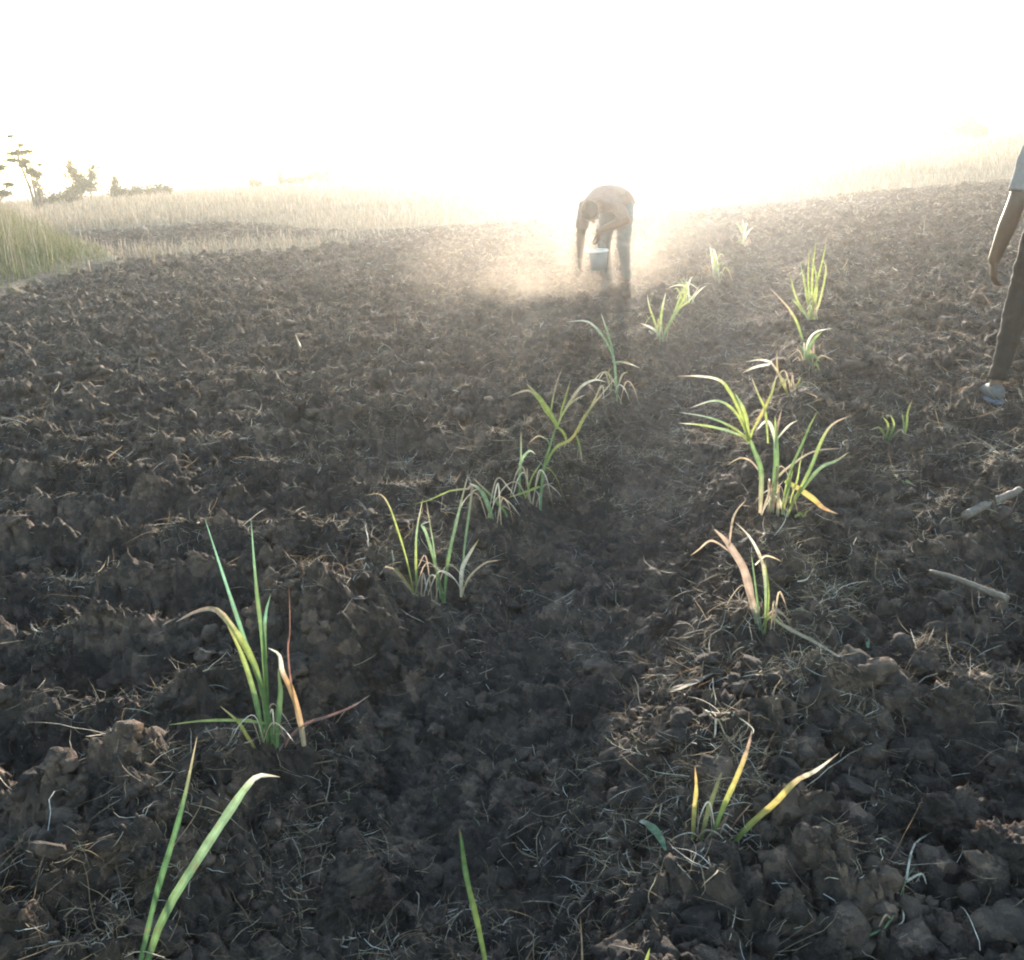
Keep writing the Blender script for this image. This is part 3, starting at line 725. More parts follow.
lying('curled_straw', [(868, 648), (867, 632), (874, 624), (886, 622)], 4, [BG, TN, TN, WH], 'pale straw curled into a hook on a dark clod', 'straw', 0.03)
lying('green_leaf', [(828, 678), (860, 674), (890, 676), (925, 672)], 4, [DG, G, PG, TN], 'thin green blade lying flat near the right, beneath the curled straw', 'leaf', 0.015)
def tangle(name, segs, w, label, cat):
    p0 = hits(*segs[0][0]); b = Buf()
    for sg in segs:
        P = spline(np.array([hits(x, y, 0.022 + 0.02 * random.random()) for x, y in sg]), 9)
        tube(b, P, np.linspace(w, w * .35, 9), 5, random.choice([WH, WH, TN, PG]), wob=.3)
    o = b.build(name, M_STRAW, off=p0); o.location = p0; return tag(o, label, cat)
tangle('pale_root', [[(868, 948), (890, 920), (905, 893), (918, 872)], [(905, 893), (912, 860), (926, 848), (936, 842)], [(912, 866), (908, 872), (898, 874)], [(897, 905), (903, 928), (895, 938)], [(918, 872), (930, 862)], [(905, 893), (920, 888), (925, 900)], [(890, 920), (884, 935), (878, 940)]], 0.0028, 'branching pale root stalk lying on the clods at the lower right', 'root')
tangle('white_straw', [[(703, 720), (712, 722), (720, 732), (730, 734), (742, 730)], [(716, 728), (715, 740), (714, 748)], [(690, 732), (702, 728), (712, 726)], [(722, 731), (730, 726)], [(706, 724), (718, 734)]], 0.003, 'white straw tangle lying beyond the yellow seedling', 'straw')
tangle('dry_stubble', [[(301, 366), (303, 352), (304, 341)], [(303, 356), (308, 346)], [(302, 360), (298, 350)]], 0.012, 'bleached stub of straw standing alone in the left field', 'straw')
def stick(name, pts, r0, r1, label, lift):
    zt = max(hits(*q)[2] for q in pts) + lift * .9; P = np.array([CAM + ray(*q) * (zt - HC) / ray(*q)[2] for q in (pts[0], pts[-1])]); P = spline(P, 22); p0 = P.mean(0)
    P[:, 2] += .004 * np.sin(np.linspace(0, 5, 22)); R = np.linspace(r0, r1, 22)
    for k in (6, 12, 17): R[k] *= 1.16
    b = Buf(); tube(b, P + np.random.default_rng(int(pts[0][0])).normal(0, 0.0008, P.shape), R, 12, wob=.10)
    o = b.build(name, M_STICK, off=p0, cols=False); o.location = p0; return tag(o, label, 'stick')
stick('cane_stick', [(965, 516), (992, 503), (1020, 489)], 0.017, 0.014, 'thick pale cane stick lying near the right edge', 0.03)
stick('cane_stick', [(930, 571), (958, 580), (985, 588), (1008, 597)], 0.006, 0.010, 'thinner grey stick lying below the thick cane', 0.025)

def stalk(px, py, h, w, label, col):
    p = hits(px, py); b = Buf(); s = np.linspace(0, 1, 8)
    tube(b, np.stack([0.06 * s**2 * h, 0 * s, h * s - 0.03], -1), np.linspace(w, w * .5, 8), 7, col)
    for k in range(4):
        z = h * (.35 + .18 * k); d = 1 if k % 2 else -1
        tube(b, spline([(0.02, 0, z), (d * .05, .02, z + .07), (d * .11, .03, z + .02)], 7), np.linspace(.009, .003, 7), 5, col)
    o = b.build('dry_stalk', M_STRAW); o.location = p; tag(o, label, 'stalk', 'dry stalks at the far edge of the field')
stalk(155, 268, 0.42, 0.035, 'tan broken stalk by the green end of the left bank', TN)
stalk(145, 262, 0.36, 0.030, 'shorter tan stalk left of the broken one at the bank end', TN)
stalk(188, 254, 0.22, 0.030, 'short white stalk alone beyond the bank end', WH)

# ------------------------------------------------------------------ trees and bushes
def far_at(px, dist):
    d = ray(px, 190); k = dist / math.hypot(d[0], d[1]); return np.array([d[0] * k, d[1] * k, float(height(np.array([d[0] * k]), np.array([d[1] * k]), False)[0])])
def leafcloud(name, root, blobs, n, size, pal_, r, flat=1.0):
    """many small leaf faces gathered round twig ends"""
    C = []; 
    w = np.array([b[3] * b[4] for b in blobs]); w = w / w.sum()
    idx = r.choice(len(blobs), n, p=w)
    B = np.array(blobs)[idx]
    d = r.normal(size=(n, 3)); d /= np.linalg.norm(d, axis=1)[:, None]; d *= (r.random((n, 1)) ** 0.45)
    P = B[:, :3] + d * np.stack([B[:, 3], B[:, 3], B[:, 4]], -1) * r.uniform(.6, 1.25, (n, 1))
    R_ = rotm(r, n); s = size * r.uniform(.6, 1.4, (n, 1, 1))
    q = np.array([(-.35, 0, 0), (0, -.5, .08), (.9, 0, 0), (0, .5, .08)])
    V = np.einsum('nij,vj->nvi', R_, q) * s + P[:, None, :]
    t = pal(r, n, pal_, v=.35)
    F = (np.arange(n) * 4)[:, None] + np.arange(4)[None]
    return mesh(name, V.reshape(-1, 3), F.astype(np.int32), M_TREE, root, False, cols=np.repeat(t, 4, 0))
GREENS = [(0.045, 0.062, 0.025), (0.06, 0.075, 0.03), (0.085, 0.09, 0.045)]
def tree(px, dist, H, label, stems, blobs, n, size, seed, group='trees and bushes along the horizon', name='tree', tr=0.05):
    k_ = 64.0 / dist if 70 < dist < 180 else 1.0; dist = dist * k_
    if px < 100: k_ = 0.82
    if 900 < px < 990: k_ *= 0.8
    if px > 400: n = int(n * 2.5)
    p = far_at(px, dist); o = empty(name, p, label, name, group); o.scale = (k_,) * 3; r = np.random.default_rng(seed)
    ang = math.atan2(p[0], p[1])
    rot = np.array([[math.cos(ang), math.sin(ang), 0], [-math.sin(ang), math.cos(ang), 0], [0, 0, 1]])
    b = Buf()
    bufs = []
    for st in stems:
        b = Buf(); bufs.append(b); P = spline(np.array(st, float), 12) @ rot.T; P[0][2] -= .1
        tube(b, P, np.linspace(tr, tr * .35, 12) * r.uniform(.8, 1.1), 7)
    bl = []
    for (x, y, z, rx, rz) in blobs:
        q = rot @ np.array([x, y, z]); bl.append((*q, rx, rz))
        # a limb from the nearest stem to the clump
        S = np.concatenate([spline(np.array(st, float), 12) for st in stems]) @ rot.T
        low = S[S[:, 2] < q[2] + .05]; low = low if len(low) else S
        k = low[np.argmin(np.linalg.norm(low - q, axis=1))]
        b = bufs[int(np.argmin([np.min(np.linalg.norm(spline(np.array(st, float), 12) @ rot.T - k, axis=1)) for st in stems]))]
        tube(b, spline(np.array([k, k * .4 + q * .6 + (0, 0, -.06 * H / 4), q]), 6), np.linspace(tr * .6, tr * .25, 6), 5)
    for b in bufs: b.build('trunk', M_BARK, o, cols=False)
    leafcloud('crown', o, bl, n, size, GREENS, r)
    return o
r_ = np.random.default_rng(77)
# metres per pixel at 60 m is 0.063
tree(32, 60, 5, 'tall thin tree with layered airy foliage on three stems, left', [
    [(0, 0, 0), (-.1, 0, 1.4), (-.35, 0, 3), (-.55, .1, 4.9)], [(.15, .1, 0), (.15, 0, 1.2), (.1, .1, 2.4)], [(.35, -.1, 0), (.45, 0, 1.2), (.5, .1, 2.2)]],
    [(-.55, 0, 4.75, .28, .10), (-.35, .1, 3.7, .75, .16), (-.85, 0, 3.3, .5, .14), (-.1, -.1, 3.15, .55, .2), (.2, .1, 3.8, .4, .1), (.5, 0, 2.3, .45, .28), (.15, .1, 2.55, .4, .3), (.8, 0, 2.9, .22, .1), (-.2, 0, 2.9, .35, .12), (-.1, .1, 4.2, .25, .12)], 2600, .10, 1, tr=.11)
tree(10, 56, 7, 'bare topped tree cut by the left edge with sparse leaf tufts', [
    [(-.9, 0, 0), (-.7, 0, 2), (-.5, 0, 4), (-.2, 0, 5.7)], [(-.7, 0, 2), (-.2, 0, 2.9)]],
    [(-.3, 0, 2.5, .45, .22), (.0, .1, 1.5, .4, .18), (-.4, 0, 1.0, .6, .25), (-.6, 0, 3.8, .4, .2), (-.15, 0, 5.6, .2, .12), (-.7, 0, 4.8, .3, .15)], 1500, .10, 2, tr=.11)
tree(84, 66, 3.6, 'bushy round crowned tree with a notch in its top', [[(-.2, 0, 0), (-.3, 0, 1), (-.5, 0, 2.4)], [(.3, 0, 0), (.5, 0, 1.2), (.8, 0, 2.3)]],
    [(-.55, 0, 2.5, .5, .5), (-.2, 0, 1.8, .8, .7), (.4, .1, 1.3, .8, .6), (.75, 0, 2.1, .42, .6), (-.6, 0, 3.1, .25, .22), (.9, 0, 2.7, .25, .2), (-.5, 0, 1.2, .8, .5), (1.3, 0, 2.6, .2, .08), (-1.1, 0, 2.2, .2, .15)], 3000, .12, 3)
tree(38, 62, 2.2, 'small ragged sapling right of the tall thin tree', [[(0, 0, 0), (0, 0, .8), (-.1, 0, 1.8)]], [(-.1, 0, 1.7, .38, .4), (.1, 0, 1.2, .35, .4), (.15, 0, 2.15, .15, .2), (0, 0, .7, .4, .4)], 700, .11, 4)
tree(60, 64, 1.6, 'low dark bush left of the round crowned tree', [[(0, 0, 0), (0, 0, .7)]], [(-.6, 0, .6, .6, .5), (.2, 0, .7, .7, .55), (.9, 0, .8, .6, .6)], 1200, .12, 5, name='bush')
tree(117, 75, 2, 'small pointed bush at the left end of the long hedge', [[(0, 0, 0), (0, 0, 1.3)]], [(0, 0, 1.4, .35, .5), (-.1, 0, .8, .6, .5)], 700, .12, 6, name='bush')
tree(141, 80, 1.2, 'long low hedge on the left horizon', [[(0, 0, 0), (0, 0, .6)], [(-1, 0, 0), (-1, 0, .6)], [(1.2, 0, 0), (1.2, 0, .6)]], [(-1.3, 0, .65, .7, .5), (-.4, 0, .7, .7, .55), (.5, 0, .65, .7, .5), (1.3, 0, .7, .6, .55), (1.9, 0, .65, .5, .5)], 1800, .13, 7, name='hedge')
tree(254, 110, 1.1, 'tiny round bush alone on the horizon, right of the hedge', [[(0, 0, 0), (0, 0, .6)]], [(0, 0, .9, .7, .45), (.6, 0, .7, .5, .35)], 500, .16, 8, name='bush')
tree(282, 115, 1.5, 'low bush with a small peak at the left end of the middle thicket', [[(0, 0, 0), (0, 0, .8)]], [(0, 0, 1.0, .6, .6), (.9, 0, .8, .8, .45), (.1, 0, 1.5, .3, .4)], 700, .17, 9, name='bush')
tree(303, 115, 1.4, 'flat bush in the middle of the thicket on the horizon', [[(0, 0, 0), (0, 0, .8)]], [(-.8, 0, .9, .8, .5), (.3, 0, .9, .9, .6), (1, 0, 1.0, .6, .6)], 800, .17, 10, name='bush')
tree(324, 116, 2, 'tallest bush of the middle thicket, with two bumps', [[(0, 0, 0), (0, 0, 1)]], [(-.6, 0, 1.3, .6, .6), (.5, 0, 1.4, .6, .6), (0, 0, .9, 1.3, .7)], 900, .17, 11, name='bush')
tree(362, 130, 1.4, 'tiny bush between the thicket and the domed bush', [[(0, 0, 0), (0, 0, .7)]], [(0, 0, 1.0, .6, .5)], 300, .18, 12, name='bush')
tree(410, 150, 1.2, 'very low flat bush left of the domed bush by the sun', [[(0, 0, 0), (0, 0, .7)]], [(-1.6, 0, .8, 1, .4), (0, 0, 1, 1, .5), (1.6, 0, .9, 1, .5)], 500, .2, 13, name='bush')
tree(492, 140, 2.6, 'wide domed bush close to the left of the sun', [[(0, 0, 0), (0, 0, 1.4)], [(2, 0, 0), (2, 0, 1.4)]], [(-2.6, 0, 1.1, 1.1, .7), (-1.2, 0, 1.5, 1.3, 1.0), (.3, 0, 1.7, 1.4, 1.1), (1.8, 0, 1.8, 1.3, 1.1), (3.0, 0, 1.7, 1.1, .9)], 3000, .2, 14, name='bush')
tree(546, 140, 2.8, 'glare washed bush right beside the sun', [[(0, 0, 0), (0, 0, 1.4)]], [(-1.6, 0, 1.7, 1.1, .9), (0, 0, 1.9, 1.4, 1.0), (1.7, 0, 1.6, 1.3, .9)], 2000, .2, 15, name='bush')
tree(948, 96, 3.2, 'big domed bush on the right horizon', [[(-1.2, 0, 0), (-1.2, 0, 1.5)], [(1, 0, 0), (1, 0, 1.7)]], [(-2.6, 0, 1.1, 1.2, .9), (-1.3, 0, 1.7, 1.3, 1.1), (0, 0, 1.9, 1.4, 1.2), (1.4, 0, 1.7, 1.3, 1.1), (2.6, 0, 1.1, 1.1, .8), (-1.2, 0, 2.6, .5, .4), (.6, 0, 2.8, .6, .4)], 4000, .19, 16, name='bush')
tree(906, 100, 1.6, 'low shoulder bush at the left foot of the big domed bush', [[(0, 0, 0), (0, 0, .8)]], [(-1, 0, .9, 1, .6), (.4, 0, 1, 1.1, .7), (1.5, 0, 1.1, 1, .7)], 1100, .18, 17, name='bush')
tree(843, 150, 1.6, 'faint tiny bush on the horizon right of the sun', [[(0, 0, 0), (0, 0, .8)]], [(0, 0, 1.2, .6, .6), (1, 0, .8, .8, .5)], 350, .2, 18, name='bush')
tree(1002, 210, 5, 'pale far tree clump behind the big domed bush', [[(0, 0, 0), (0, 0, 2.4)], [(3, 0, 0), (3, 0, 2.4)]], [(-2.6, 0, 2.6, 1.7, 1.3), (0, 0, 3.2, 2, 1.6), (2.6, 0, 3.4, 2, 1.7)], 2500, .28, 19)
tree(1030, 205, 5, 'pale far tree clump cut by the right edge', [[(0, 0, 0), (0, 0, 2.4)]], [(-2.4, 0, 3.2, 1.7, 1.4), (0, 0, 3.4, 2, 1.6), (2.8, 0, 3.0, 2, 1.5)], 2500, .28, 20)
# distant blue hills
def hills():
    a = np.radians(np.linspace(-50, 45, 160)); V = []; r = np.random.default_rng(2)
    for i, t in enumerate(a):
        h = 3.2 + 2.4 * math.sin(t * 3 + 1) + 1.4 * math.sin(t * 11 + 2) + .6 * math.sin(t * 29)
        h = max(h, 1.2) * float(np.interp(math.degrees(t), [-50, -20, -5, 45], [1.2, 1.0, .6, .7]))
        for R_, z in ((470, -1), (495, h * .55 * (1 + .2 * math.sin(t * 40))), (520, h), (560, h * .7), (600, -1)):
            V.append((R_ * math.sin(t), R_ * math.cos(t), z))
    F = np.array([[i * 5 + j, (i + 1) * 5 + j, (i + 1) * 5 + j + 1, i * 5 + j + 1] for i in range(159) for j in range(4)], np.int32)
    o = mesh('hills', np.array(V), F, plain_material('far_scrub', (0.10, 0.10, 0.06), .9, .05, .4, 0)); tag(o, kind='structure')
hills()

# ------------------------------------------------------------------ people
def ell(buf, c, ax, seg=14, rings=9):
    """ax: 3x3 rows = scaled axes"""
    V = []; 
    for i in range(rings + 1):
        th = math.pi * i / rings
        for j in range(seg):
            ph = 2 * math.pi * j / seg
            V.append(np.asarray(c) + np.array([math.sin(th) * math.cos(ph), math.sin(th) * math.sin(ph), math.cos(th)]) @ ax)
    F = [[i * seg + j, (i + 1) * seg + j, (i + 1) * seg + (j + 1) % seg, i * seg + (j + 1) % seg] for i in range(rings) for j in range(seg)]
    buf.add(V, F)
def limb(buf, P, R, n=14, seg=14):
    P = np.asarray(P, float); S = spline(P, n); k = np.linspace(0, 1, len(P)); RR = np.interp(np.linspace(0, 1, n), k, R)
    tube(buf, S, RR, seg)
    for p, r in ((S[0], RR[0]), (S[-1], RR[-1])): ell(buf, p, np.eye(3) * r)
def loft(buf, C, lat, rx, ry, n=18, seg=24):
    C = spline(np.asarray(C, float), n); k = np.linspace(0, 1, len(rx)); u = np.linspace(0, 1, n)
    RX = np.interp(u, k, rx); RY = np.interp(u, k, ry); T = np.gradient(C, axis=0); V = []
    for i in range(n):
        t = T[i] / np.linalg.norm(T[i]); a = lat - (lat @ t) * t; a /= np.linalg.norm(a); b = np.cross(t, a)
        for j in range(seg):
            w = 2 * math.pi * j / seg; V.append(C[i] + a * RX[i] * math.cos(w) + b * RY[i] * math.sin(w))
    F = [[i * seg + j, i * seg + (j + 1) % seg, (i + 1) * seg + (j + 1) % seg, (i + 1) * seg + j] for i in range(n - 1) for j in range(seg)]
    F += [list(range(seg))[::-1], [(n - 1) * seg + j for j in range(seg)]]
    buf.add(V, F)
def hand(buf, wrist, down, palm, thumbdir, curl):
    """down: towards the fingers; palm: normal of the palm side; thumbdir: side the thumb is on"""
    dn = down / np.linalg.norm(down); pm = palm - (palm @ dn) * dn; pm /= np.linalg.norm(pm)
    sd = np.cross(dn, pm); sd = sd if sd @ thumbdir > 0 else -sd
    loft(buf, [wrist - dn * .02, wrist + dn * .02, wrist + dn * .06, wrist + dn * .096], sd, [.026, .032, .041, .040], [.020, .017, .015, .012], 10, 16)
    for i, (off, ln) in enumerate(((.030, .072), (.010, .080), (-.010, .074), (-.029, .058))):
        p = wrist + dn * (.088 - .004 * abs(i - 1.2)) + sd * off; pts = [p]; a = curl * .35
        for s in (.45, .32, .26):
            d = dn * math.cos(a) + pm * math.sin(a); p = p + d * ln * s; pts.append(p); a += curl * (.6 + .06 * i)
        limb(buf, pts, [.0095, .0088, .0080, .0068], 10, 9)
    p = wrist + dn * .028 + sd * .028; d1 = dn * .70 + sd * .60 + pm * .35; d2 = dn * .93 + sd * .12 + pm * .35
    limb(buf, [p, p + d1 * .035, p + d1 * .035 + d2 * .032, p + d1 * .035 + d2 * .058], [.014, .012, .010, .0078], 10, 9)
def head(buf, c, up, fwd, parts):
    up = up / np.linalg.norm(up); fwd = fwd - (fwd @ up) * up; fwd /= np.linalg.norm(fwd); sd = np.cross(fwd, up)
    ell(buf, c + up * .028, np.array([sd * .075, fwd * .094, up * .092]), 20, 14)              # cranium
    ell(buf, c - up * .035 + fwd * .018, np.array([sd * .060, fwd * .070, up * .078]), 18, 12)  # jaw and face
    ell(buf, c - up * .095 + fwd * .055, np.array([sd * .026, fwd * .022, up * .018]))          # chin
    limb(buf, [c + up * .012 + fwd * .088, c - up * .022 + fwd * .106], [.009, .014], 5, 8)     # nose
    for s in (-1, 1):
        ell(buf, c - up * .030 + fwd * .100 + sd * s * .011, np.array([sd * .009, fwd * .009, up * .008]), 8, 6)
        ell(buf, c - up * .002 + sd * s * .076 - fwd * .004, np.array([sd * .010, fwd * .018, up * .030]), 10, 8)  # ear
        ell(buf, c + up * .022 + fwd * .078 + sd * s * .032, np.array([sd * .024, fwd * .012, up * .008]), 8, 6)   # brow
        ell(buf, c - up * .018 + fwd * .066 + sd * s * .040, np.array([sd * .022, fwd * .016, up * .020]), 8, 6)   # cheek
    ell(buf, c - up * .060 + fwd * .084, np.array([sd * .024, fwd * .010, up * .007]), 10, 6)   # lips
    ell(buf, c - up * .071 + fwd * .082, np.array([sd * .020, fwd * .011, up * .008]), 10, 6)
    return up, fwd, sd
def fuse(buf, name, mat, parent, voxel=.006, smooth=6, wrinkle=0):
    """one continuous surface from the overlapping volumes"""
    o = buf.build(name, mat, None, cols=False)
    m = o.modifiers.new('r', 'REMESH'); m.mode = 'VOXEL'; m.voxel_size = voxel; m.use_smooth_shade = True
    s = o.modifiers.new('s', 'SMOOTH'); s.iterations = smooth; s.factor = .5
    dg = bpy.context.evaluated_depsgraph_get(); dg.update()
    me = bpy.data.meshes.new_from_object(o.evaluated_get(dg)); old = o.data
    o.modifiers.clear(); o.data = me; bpy.data.meshes.remove(old); me.name = name
    if not me.materials: me.materials.append(mat)
    me.polygons.foreach_set('use_smooth', np.ones(len(me.polygons), bool))
    if wrinkle:
        n = len(me.vertices); c_ = np.zeros(n * 3, f32); me.vertices.foreach_get('co', c_); c_ = c_.reshape(-1, 3)
        nn = np.zeros(n * 3, f32); me.vertices.foreach_get('normal', nn); nn = nn.reshape(-1, 3)
        d = (vnoise(c_[:, 0] * 9 + c_[:, 2] * 26 + 40, c_[:, 1] * 9 - c_[:, 2] * 7 + 40, 1) - .5) + .6 * (vnoise(c_[:, 0] * 25 - c_[:, 2] * 34 + 90, c_[:, 1] * 25 + c_[:, 2] * 30 + 90, 2) - .5)
        c_ += nn * (d * wrinkle)[:, None]; me.vertices.foreach_set('co', c_.astype(f32).ravel()); me.update()
    o.parent = parent; return o
def person(root, J, shirt, trouser, lat, sleeve=.85, voxel=.006):
    """J: joints in the thing's own frame"""
    J = {k: np.array(v, float) for k, v in J.items()}
    lat = np.array(lat, float)
    spine = [J['pelvis'] - J['spine_dir'] * .07, J['pelvis'], J['waist'], J['chest'], J['shoulders'], J['neck']]
    b = Buf()
    loft(b, spine, lat, [.10, .160, .135, .160, .165, .060], [.09, .112, .095, .112, .080, .058])
    limb(b, [J['neck'] - (J['head'] - J['neck']) * .25, J['head'] - J['up'] * .05], [.062, .054])
    up, fwd, sd = head(b, J['head'], J['up'], J['face'], root)
    for s in 'lr':
        limb(b, [J['sh_' + s], J['el_' + s]], [.055, .045]); limb(b, [J['el_' + s], J['el_' + s] * .6 + J['wr_' + s] * .4, J['wr_' + s]], [.045, .046, .031])
        limb(b, [J['hip_' + s], J['kn_' + s]], [.084, .052]); limb(b, [J['kn_' + s], J['kn_' + s] * .65 + J['an_' + s] * .35, J['an_' + s]], [.051, .050, .034])
        hand(b, J['wr_' + s], J['hd_' + s], J['pm_' + s], J['th_' + s], float(J['curl_' + s]))
        f = J['toe_' + s] / np.linalg.norm(J['toe_' + s]); a = J['an_' + s]
        limb(b, [a + (0, 0, -.03) - f * .03, a + (0, 0, -.045) + f * .06, a + (0, 0, -.055) + f * .15], [.036, .036, .026])
    body = fuse(b, 'body', M_SKIN, root, voxel, 4)
    # shirt
    b = Buf()
    loft(b, [J['pelvis'] - J['spine_dir'] * .05, J['pelvis'] + J['spine_dir'] * .03, J['waist'], J['chest'], J['shoulders'], J['neck'] - (J['neck'] - J['shoulders']) * .15], lat, [.180, .178, .160, .182, .182, .080], [.135, .132, .120, .132, .100, .078])
    for s in 'lr':
        e = J['sh_' + s] + (J['el_' + s] - J['sh_' + s]) * sleeve
        limb(b, [J['sh_' + s], J['sh_' + s] * .5 + e * .5], [.066, .064]); tube(b, spline([J['sh_' + s], e], 8), np.linspace(.066, .062, 8), 16)
    fuse(b, 'shirt', shirt, root, .008, 5, .009)
    # trousers
    b = Buf()
    loft(b, [J['pelvis'] - J['spine_dir'] * .09, J['pelvis'], J['pelvis'] + J['spine_dir'] * .08], lat, [.13, .173, .165], [.11, .128, .118])
    for s in 'lr':
        e = J['an_' + s] + (J['kn_' + s] - J['an_' + s]) * .08
        limb(b, [J['hip_' + s], J['kn_' + s]], [.096, .066]); tube(b, spline([J['kn_' + s], J['kn_' + s] * .6 + e * .4, e], 10), np.linspace(.066, .047, 10), 16); ell(b, J['kn_' + s], np.eye(3) * .066)
    fuse(b, 'trousers', trouser, root, .008, 5, .009)
    # hair, eyes
    b = Buf(); c = J['head']
    ell(b, c + up * .040 - fwd * .012, np.array([sd * .081, fwd * .096, up * .090]), 22, 14)
    for k in range(60):
        w = np.random.default_rng(k).normal(size=3); w /= np.linalg.norm(w)
        if w[2] < -.1: continue
        ell(b, c + up * (.040 + .084 * w[2]) + sd * .076 * w[0] + fwd * (.090 * min(w[1], .55) - .012), np.eye(3) * .014, 7, 5)
    fuse(b, 'hair', M_HAIR, root, .006, 2)
    for s in (-1, 1):
        b = Buf(); ell(b, c + up * .006 + fwd * .0815 + sd * s * .031, np.eye(3) * .0125, 12, 9); e = b.build('eye', M_EYE, root, cols=False)
        b = Buf(); ell(b, c + up * .006 + fwd * .0895 + sd * s * .031, np.eye(3) * .0058, 10, 7); b.build('iris', M_DARK, e, cols=False)
    # shoes
    for s in 'lr':
        f = J['toe_' + s] / np.linalg.norm(J['toe_' + s]); a = J['an_' + s]; lf = np.cross(f, (0, 0, 1)); b = Buf()
        loft(b, [a + (0, 0, -.035) - f * .075, a + (0, 0, -.035) - f * .03, a + (0, 0, -.040) + f * .05, a + (0, 0, -.055) + f * .13, a + (0, 0, -.062) + f * .19], lf, [.025, .040, .046, .049, .028], [.030, .048, .044, .032, .018])
        sh = fuse(b, 'shoe', M_SHOE, root, .006, 3)
        b = Buf(); loft(b, [a + (0, 0, -.082) - f * .078, a + (0, 0, -.082) - f * .02, a + (0, 0, -.082) + f * .08, a + (0, 0, -.082) + f * .195], lf, [.030, .044, .052, .026], [.014, .015, .015, .013]); fuse(b, 'sole', M_SHOE2, sh, .006, 2)
    return body
# the walker at the right edge
pf = hits(992, 403)
rootA = empty('person', (pf[0] + .27, pf[1] + .02, pf[2]), 'person in a grey short sleeved shirt and brown trousers walking at the right edge', 'person')
person(rootA, dict(pelvis=(0, 0, .95), waist=(0, .01, 1.10), chest=(0, -.01, 1.27), shoulders=(0, -.01, 1.39), neck=(0, 0, 1.47), head=(0, .02, 1.62), spine_dir=(0, 0, 1), up=(0, .05, 1), face=(-.2, 1, 0),
    sh_l=(-.170, -.01, 1.375), el_l=(-.275, -.05, 1.07), wr_l=(-.335, .00, .79), hd_l=(.06, .02, -1), pm_l=(1, -.1, 0), th_l=(0, 1, 0), curl_l=.75,
    sh_r=(.185, -.01, 1.385), el_r=(.245, .0, 1.105), wr_r=(.255, .14, .88), hd_r=(0, .35, -1), pm_r=(-1, 0, 0), th_r=(0, 1, 0), curl_r=.75,
    hip_l=(-.09, 0, .90), kn_l=(-.185, .0, .50), an_l=(-.28, -.04, .10), toe_l=(.12, .9, 0), hip_r=(.09, 0, .90), kn_r=(.11, .12, .51), an_r=(.12, .22, .10), toe_r=(.1, 1, 0)), M_SHIRT, M_TROUSER, (1, 0, 0), sleeve=.80)
rootA.scale = (.96,) * 3
# the stooping worker in the glare
pw = hits(617, 291)
rootB = empty('person', (pw[0], pw[1], pw[2]), 'stooping figure holding a bucket in the sun glare behind drifting dust', 'person')
hB = np.array([-.5, -.85, 0]) / np.linalg.norm([.5, .85]); lB = np.array([hB[1], -hB[0], 0])     # facing, lateral
def B(f, l, z): return tuple(hB * f + lB * l + np.array([0, 0, z]))
person(rootB, dict(pelvis=B(-.08, 0, .90), waist=B(.06, 0, .96), chest=B(.24, 0, .95), shoulders=B(.36, 0, .92), neck=B(.43, 0, .90), head=B(.56, 0, .86), spine_dir=B(.8, 0, .6), up=B(.93, 0, -.1), face=B(-.1, 0, -1),
    sh_l=B(.34, -.17, .90), el_l=B(.30, -.25, .74), wr_l=B(.41, .0, .66), hd_l=B(.0, .1, -1), pm_l=B(.1, 1, 0), th_l=B(1, 0, 0), curl_l=1.15,
    sh_r=B(.34, .17, .90), el_r=B(.36, .22, .63), wr_r=B(.44, .20, .41), hd_r=B(.2, 0, -1), pm_r=B(0, -1, 0), th_r=B(1, 0, 0), curl_r=.8,
    hip_l=B(-.06, -.09, .87), kn_l=B(.05, -.11, .48), an_l=B(-.02, -.11, .10), toe_l=B(1, 0, 0), hip_r=B(-.06, .09, .87), kn_r=B(.02, .12, .48), an_r=B(-.12, .13, .10), toe_r=B(1, .1, 0)), M_RED, M_BLUE, tuple(lB), sleeve=.8, voxel=.007)
# bucket under the left hand
def lathe(buf, prof, seg=28):
    V = [(r * math.cos(2 * math.pi * j / seg), r * math.sin(2 * math.pi * j / seg), z) for r, z in prof for j in range(seg)]
    F = [[i * seg + j, i * seg + (j + 1) % seg, (i + 1) * seg + (j + 1) % seg, (i + 1) * seg + j] for i in range(len(prof) - 1) for j in range(seg)]
    buf.add(V, F)
hp = np.array(B(.41, .015, .565)) + np.array(rootB.location[:])
bk = empty('bucket', hp - (0, 0, .290), 'small grey bucket with a white rim hanging from the stooping figure', 'bucket')
bk.scale = (.82,) * 3
b = Buf(); lathe(b, [(.001, .0), (.085, .0), (.09, .01), (.118, .24), (.113, .24), (.085, .014), (.001, .012)]); b.build('shell', M_BUCKET, bk, cols=False)
b = Buf(); lathe(b, [(.119, .222), (.127, .222), (.128, .246), (.120, .250), (.112, .246), (.112, .238), (.119, .222)]); b.build('rim', M_RIM, bk, cols=False)
b = Buf(); tube(b, [(.126 * math.cos(t), 0, .235 + .135 * math.sin(t)) for t in np.linspace(0, math.pi, 20)], .004, 8); b.build('handle', M_DARK, bk, cols=False)

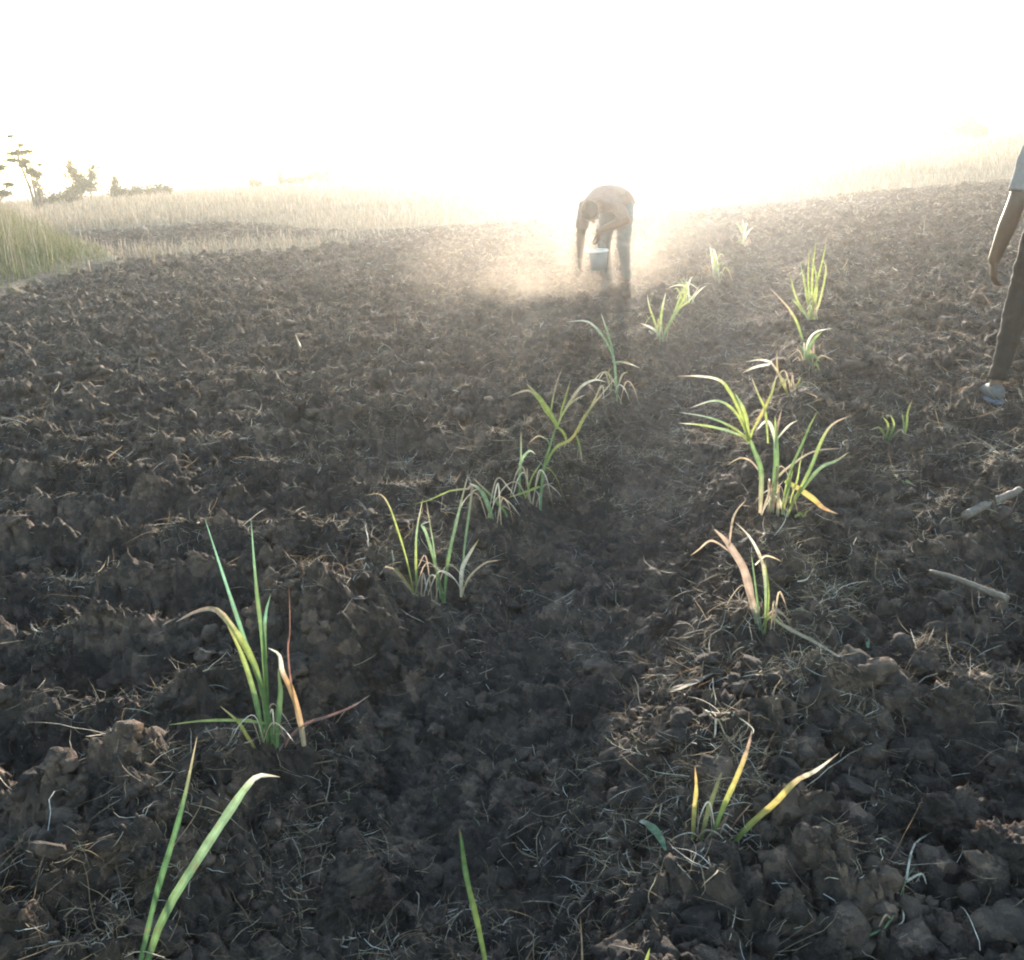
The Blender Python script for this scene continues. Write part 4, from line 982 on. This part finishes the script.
# ------------------------------------------------------------------ drifting dust
def dust():
    m, nt, out = newmat('drifting_dust')
    tc = nd(nt, 'ShaderNodeTexCoord').outputs['Object']
    n = nd(nt, 'ShaderNodeTexNoise', {'Vector': tc, 'Scale': 1.7, 'Detail': 3.0, 'Roughness': 0.6})
    ln = nd(nt, 'ShaderNodeVectorMath', {0: tc, 1: (0.57, 0.91, 1.25)}, operation='MULTIPLY')
    l2 = nd(nt, 'ShaderNodeVectorMath', {0: ln.outputs[0]}, operation='LENGTH')
    fall = nd(nt, 'ShaderNodeMapRange', {'Value': l2.outputs['Value'], 'From Min': 0.25, 'From Max': 1.0, 'To Min': 1.0, 'To Max': 0.0})
    nz = nd(nt, 'ShaderNodeMapRange', {'Value': n.outputs['Fac'], 'From Min': 0.38, 'From Max': 0.72, 'To Min': 0.0, 'To Max': 1.0})
    d = nd(nt, 'ShaderNodeMath', {0: fall.outputs[0], 1: nz.outputs[0]}, operation='MULTIPLY')
    d2 = nd(nt, 'ShaderNodeMath', {0: d.outputs[0], 1: 0.13}, operation='MULTIPLY')
    v = nd(nt, 'ShaderNodeVolumePrincipled', {'Color': (0.88, 0.76, 0.64, 1), 'Anisotropy': 0.62, 'Density': d2.outputs[0]})
    nt.links.new(v.outputs[0], out.inputs['Volume'])
    p = hits(560, 304); bv, bf = ico(4)  # dust plume, extended in front of the worker to wash him out like glare
    v_ = bv * np.array([1.8, 1.2, .85])
    o = mesh('dust_cloud', v_, bf.astype(np.int32), m); o.location = (p[0], p[1] - .15, p[2] + .40)
    tag(o, 'thin tan dust drifting left of the stooping figure, extended over it as glare', 'dust', kind='stuff')
dust()

# ------------------------------------------------------------------ air, sky, sun
SUN_EL = math.radians(4.5)
_d = ray(641, 150); SUN_AZ = math.atan2(_d[0], _d[1])
def haze():
    m, nt, out = newmat('glare_haze')  # haze added to scatter sunlight in place of lens bloom and veil
    v = nd(nt, 'ShaderNodeVolumePrincipled', {'Color': (0.97, 0.94, 0.90, 1), 'Anisotropy': HAZE_G, 'Density': HAZE_D})
    nt.links.new(v.outputs[0], out.inputs['Volume'])
    X = 905; z0 = -1.5; z1 = 6.9
    V = [(x, y, z) for z in (z0, z1) for y in (-X, X) for x in (-X, X)]
    F = [[0, 2, 3, 1], [4, 5, 7, 6], [0, 1, 5, 4], [2, 6, 7, 3], [0, 4, 6, 2], [1, 3, 7, 5]]
    o = mesh('haze', V, F, m, smooth=False); tag(o, 'pale haze added over the whole field to make the sun glare', 'haze', kind='stuff')
HAZE_D = 0.0016; HAZE_G = 0.79
haze()
W = bpy.data.worlds.new('World'); SC.world = W; W.use_nodes = True; nt = W.node_tree; nt.nodes.clear()
sky = nt.nodes.new('ShaderNodeTexSky'); sky.sky_type = 'NISHITA'; sky.sun_disc = False
sky.sun_elevation = SUN_EL; sky.sun_rotation = SUN_AZ; sky.altitude = 0; sky.air_density = 1.0; sky.dust_density = 0.3; sky.ozone_density = 1.4
bg = nt.nodes.new('ShaderNodeBackground'); bg.inputs[1].default_value = 0.15
wo = nt.nodes.new('ShaderNodeOutputWorld'); nt.links.new(sky.outputs[0], bg.inputs[0]); nt.links.new(bg.outputs[0], wo.inputs[0])
sd = bpy.data.lights.new('sun', 'SUN'); sd.energy = 2.3; sd.angle = math.radians(0.5); sd.color = (1.0, 0.895, 0.76)
so = bpy.data.objects.new('sun', sd); COL.objects.link(so)
dv = Vector((math.sin(SUN_AZ) * math.cos(SUN_EL), math.cos(SUN_AZ) * math.cos(SUN_EL), math.sin(SUN_EL)))
so.rotation_euler = dv.to_track_quat('Z', 'Y').to_euler(); so.location = dv * 50

SC.render.engine = 'CYCLES'; cy = SC.cycles
cy.use_denoising = True
try: cy.denoiser = 'OPENIMAGEDENOISE'
except Exception: pass
cy.max_bounces = 6; cy.diffuse_bounces = 2; cy.glossy_bounces = 1; cy.transmission_bounces = 3; cy.transparent_max_bounces = 4; cy.volume_bounces = 1
cy.volume_max_steps = 64; cy.volume_step_rate = 1.0
cy.filter_width = 2.0
cy.use_adaptive_sampling = False
vs = SC.view_settings; vs.view_transform = 'Standard'; vs.look = 'None'; vs.gamma = 1; vs.use_curve_mapping = False
vs.exposure = 2.95
